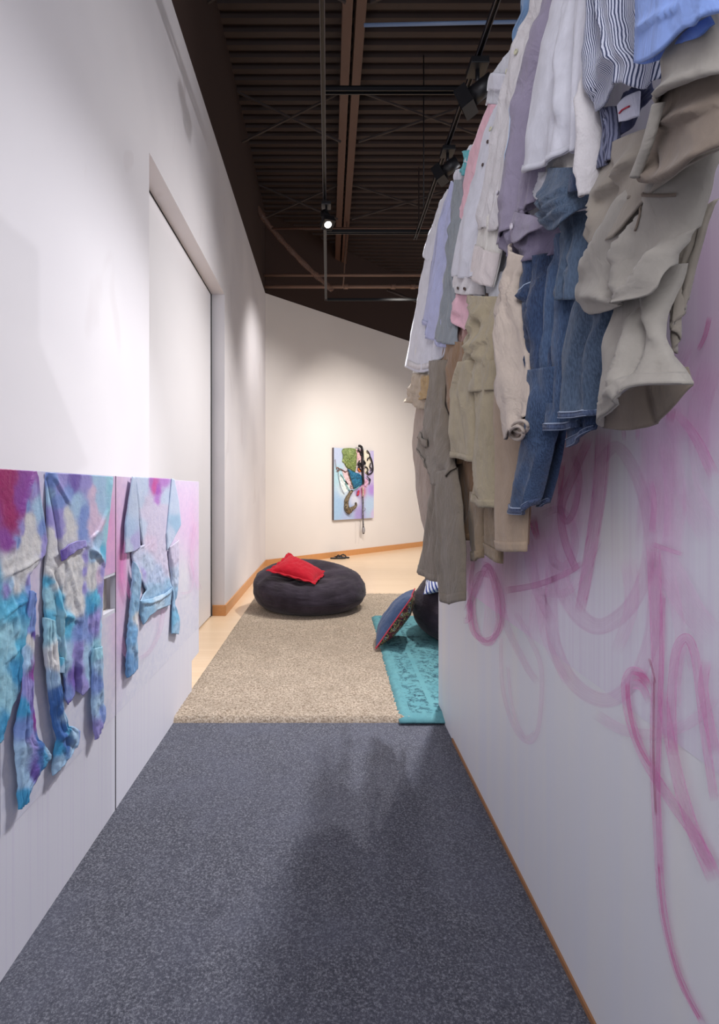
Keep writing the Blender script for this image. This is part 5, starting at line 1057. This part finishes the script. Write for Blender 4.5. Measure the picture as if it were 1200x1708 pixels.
blob('green_piece', [(235, 175), (265, 138), (400, 140), (432, 190), (430, 300), (420, 400), (405, 450), (350, 415), (300, 390), (262, 330), (240, 310), (250, 240)], .05, .025, GRN)
blob('teal_piece', [(310, 400), (345, 420), (410, 450), (470, 470), (505, 540), (500, 610), (455, 640), (400, 660), (375, 620), (350, 540), (325, 460)], .055, .03, TEL)
blob('dark_sliver', [(305, 392), (330, 440), (365, 540), (395, 600), (400, 655), (382, 660), (355, 590), (322, 480)], .05, .015, PAIS)
pass
blob('cream_piece', [(520, 170), (560, 160), (600, 220), (610, 330), (590, 430), (555, 470), (530, 440), (545, 350), (525, 270)], .048, .008, mat_plain('cream_fabric', rgb(234, 226, 206), .8))
blob('pink_piece', [(410, 150), (440, 150), (470, 200), (485, 270), (470, 310), (440, 290), (430, 220)], .048, .010, mat_plain('pink_fabric', rgb(232, 190, 196), .8))
blob('white_piece', [(205, 470), (250, 500), (300, 560), (340, 640), (300, 700), (260, 690), (230, 620), (205, 540)], .047, .006, mat_plain('pale_fabric', rgb(226, 236, 236), .8))
blob('rose_piece', [(240, 430), (300, 440), (330, 500), (370, 600), (385, 650), (350, 660), (310, 600), (270, 520)], .049, .008, mat_plain('rose_fabric', rgb(226, 198, 202), .8))
blob('red_piece', [(440, 690), (465, 680), (460, 740), (430, 750)], .06, .01, mat_plain('red_fabric', rgb(186, 50, 80), .7)); blob('orange_piece', [(440, 400), (470, 390), (490, 430), (460, 445)], .06, .012, mat_plain('orange_fabric', rgb(206, 110, 50), .7))
blob('lilac_piece', [(530, 540), (560, 530), (580, 590), (560, 640), (530, 620)], .05, .01, mat_plain('lilac_fabric', rgb(214, 170, 196), .7))
BLK = mat_plain('black_lace', rgb(24, 20, 26), .6)
def lace(pts, r, m=BLK, name='black_lace', o=.07, parent=cvt):
    Q = catm(pts, 5); rr = r if not isinstance(r, tuple) else [r[0]+(r[1]-r[0])*i/(len(Q)-1) for i in range(len(Q))]
    return MB().tube([cw(q.x, q.y, o+.008*math.sin(i*.7)) for i, q in enumerate(Q)], rr, 7).build(name, m, parent, True)
for pts, r in [([(455, 108), (480, 112), (498, 140), (505, 220), (505, 330), (508, 440), (512, 540), (510, 600)], .024), ([(440, 160), (470, 180), (490, 230)], .016), ([(560, 165), (590, 200), (600, 250), (575, 270), (570, 295)], .012),
               ([(600, 240), (625, 300), (640, 380), (635, 440), (600, 470), (570, 470), (575, 450)], .014), ([(610, 330), (600, 380), (620, 400), (615, 430)], .011), ([(530, 380), (560, 385), (575, 420), (555, 450)], .011), ([(440, 340), (470, 330), (505, 345), (540, 335), (520, 300)], .015),
               ([(450, 380), (480, 360), (510, 380)], .014), ([(580, 520), (605, 545), (590, 600)], .010), ([(560, 500), (590, 530), (600, 560)], .009), ([(285, 560), (305, 590), (315, 600)], .010), ([(350, 620), (360, 632)], .008), ([(465, 300), (455, 340), (470, 400), (500, 430)], .012)]: lace(pts, r)
lace([(368, 690), (335, 730), (305, 790), (290, 850), (300, 915), (335, 960)], (.026, .060), PAIS, 'paisley_crescent', .06)
lace([(335, 950), (360, 925), (395, 905), (420, 875), (418, 840)], (.050, .014), PAIS, 'paisley_tail', .062)
STRP = texm('beaded_strap', [(.4, rgb(30, 26, 28)), (.5, rgb(60, 56, 60)), (.58, rgb(170, 166, 170)), (.66, rgb(40, 36, 40))], 60, 1)
lace([(508, 640), (512, 700), (510, 760)], .018, texm('patterned_ribbon', [(.4, rgb(120, 90, 70)), (.5, rgb(220, 206, 186)), (.62, rgb(200, 140, 150))], 40, 1), 'ribbon', .075)
lace([(508, 755), (512, 850), (510, 950), (512, 1050), (515, 1150)], .013, STRP, 'hanging_strap', .075)
lace([(530, 905), (542, 925), (530, 945)], .005, mat_plain('ring_steel', rgb(140, 140, 146), .3), 'ring', .08)
tl = lace([(514, 1148), (516, 1165), (517, 1195), (517, 1225), (516, 1240)], (.014, .014), mat_plain('tassel_collar', rgb(50, 46, 48), .5), 'tassel_core', .075)
Q = [cw(516, 1150+k*10, .075) for k in range(10)]; MB().tube(Q, [.012, .022, .028, .031, .032, .032, .031, .029, .024, .010], 14).build('tassel', mat_plain('grey_tassel', rgb(150, 148, 152), .6), cvt, True)
MB().tube([cw(470, 1238-40, .07), cw(517, 1236, .07)][1:]+[cw(517, 1246, .07)], [.024, .012], 10).build('tassel_tip', BLK, cvt, True)
lace([(150, 280), (165, 380), (190, 450), (200, 540), (230, 660), (270, 730)], .004, mat_plain('brown_cord', rgb(110, 86, 80), .7), 'cord', .06)
lace([(168, 400), (180, 385), (200, 400), (195, 430), (175, 425)], .008, mat_plain('copper_wire', rgb(140, 92, 74), .5), 'wire_coil', .06)
lace([(195, 400), (230, 410), (280, 440), (305, 430)], .009, mat_plain('rosy_cord', rgb(120, 80, 72), .6), 'cord', .065)
lace([(220, 470), (260, 530), (300, 620), (350, 690), (420, 660), (470, 620)], .008, mat_plain('teal_cord', rgb(110, 176, 178), .6), 'cord', .062)
for xx in (420, 460): lace([(xx, 1080), (xx+1, 1240), (xx-2, 1370)], .0016, mat_plain('pale_thread_hanging', rgb(206, 200, 200), .7), 'thread', .02)
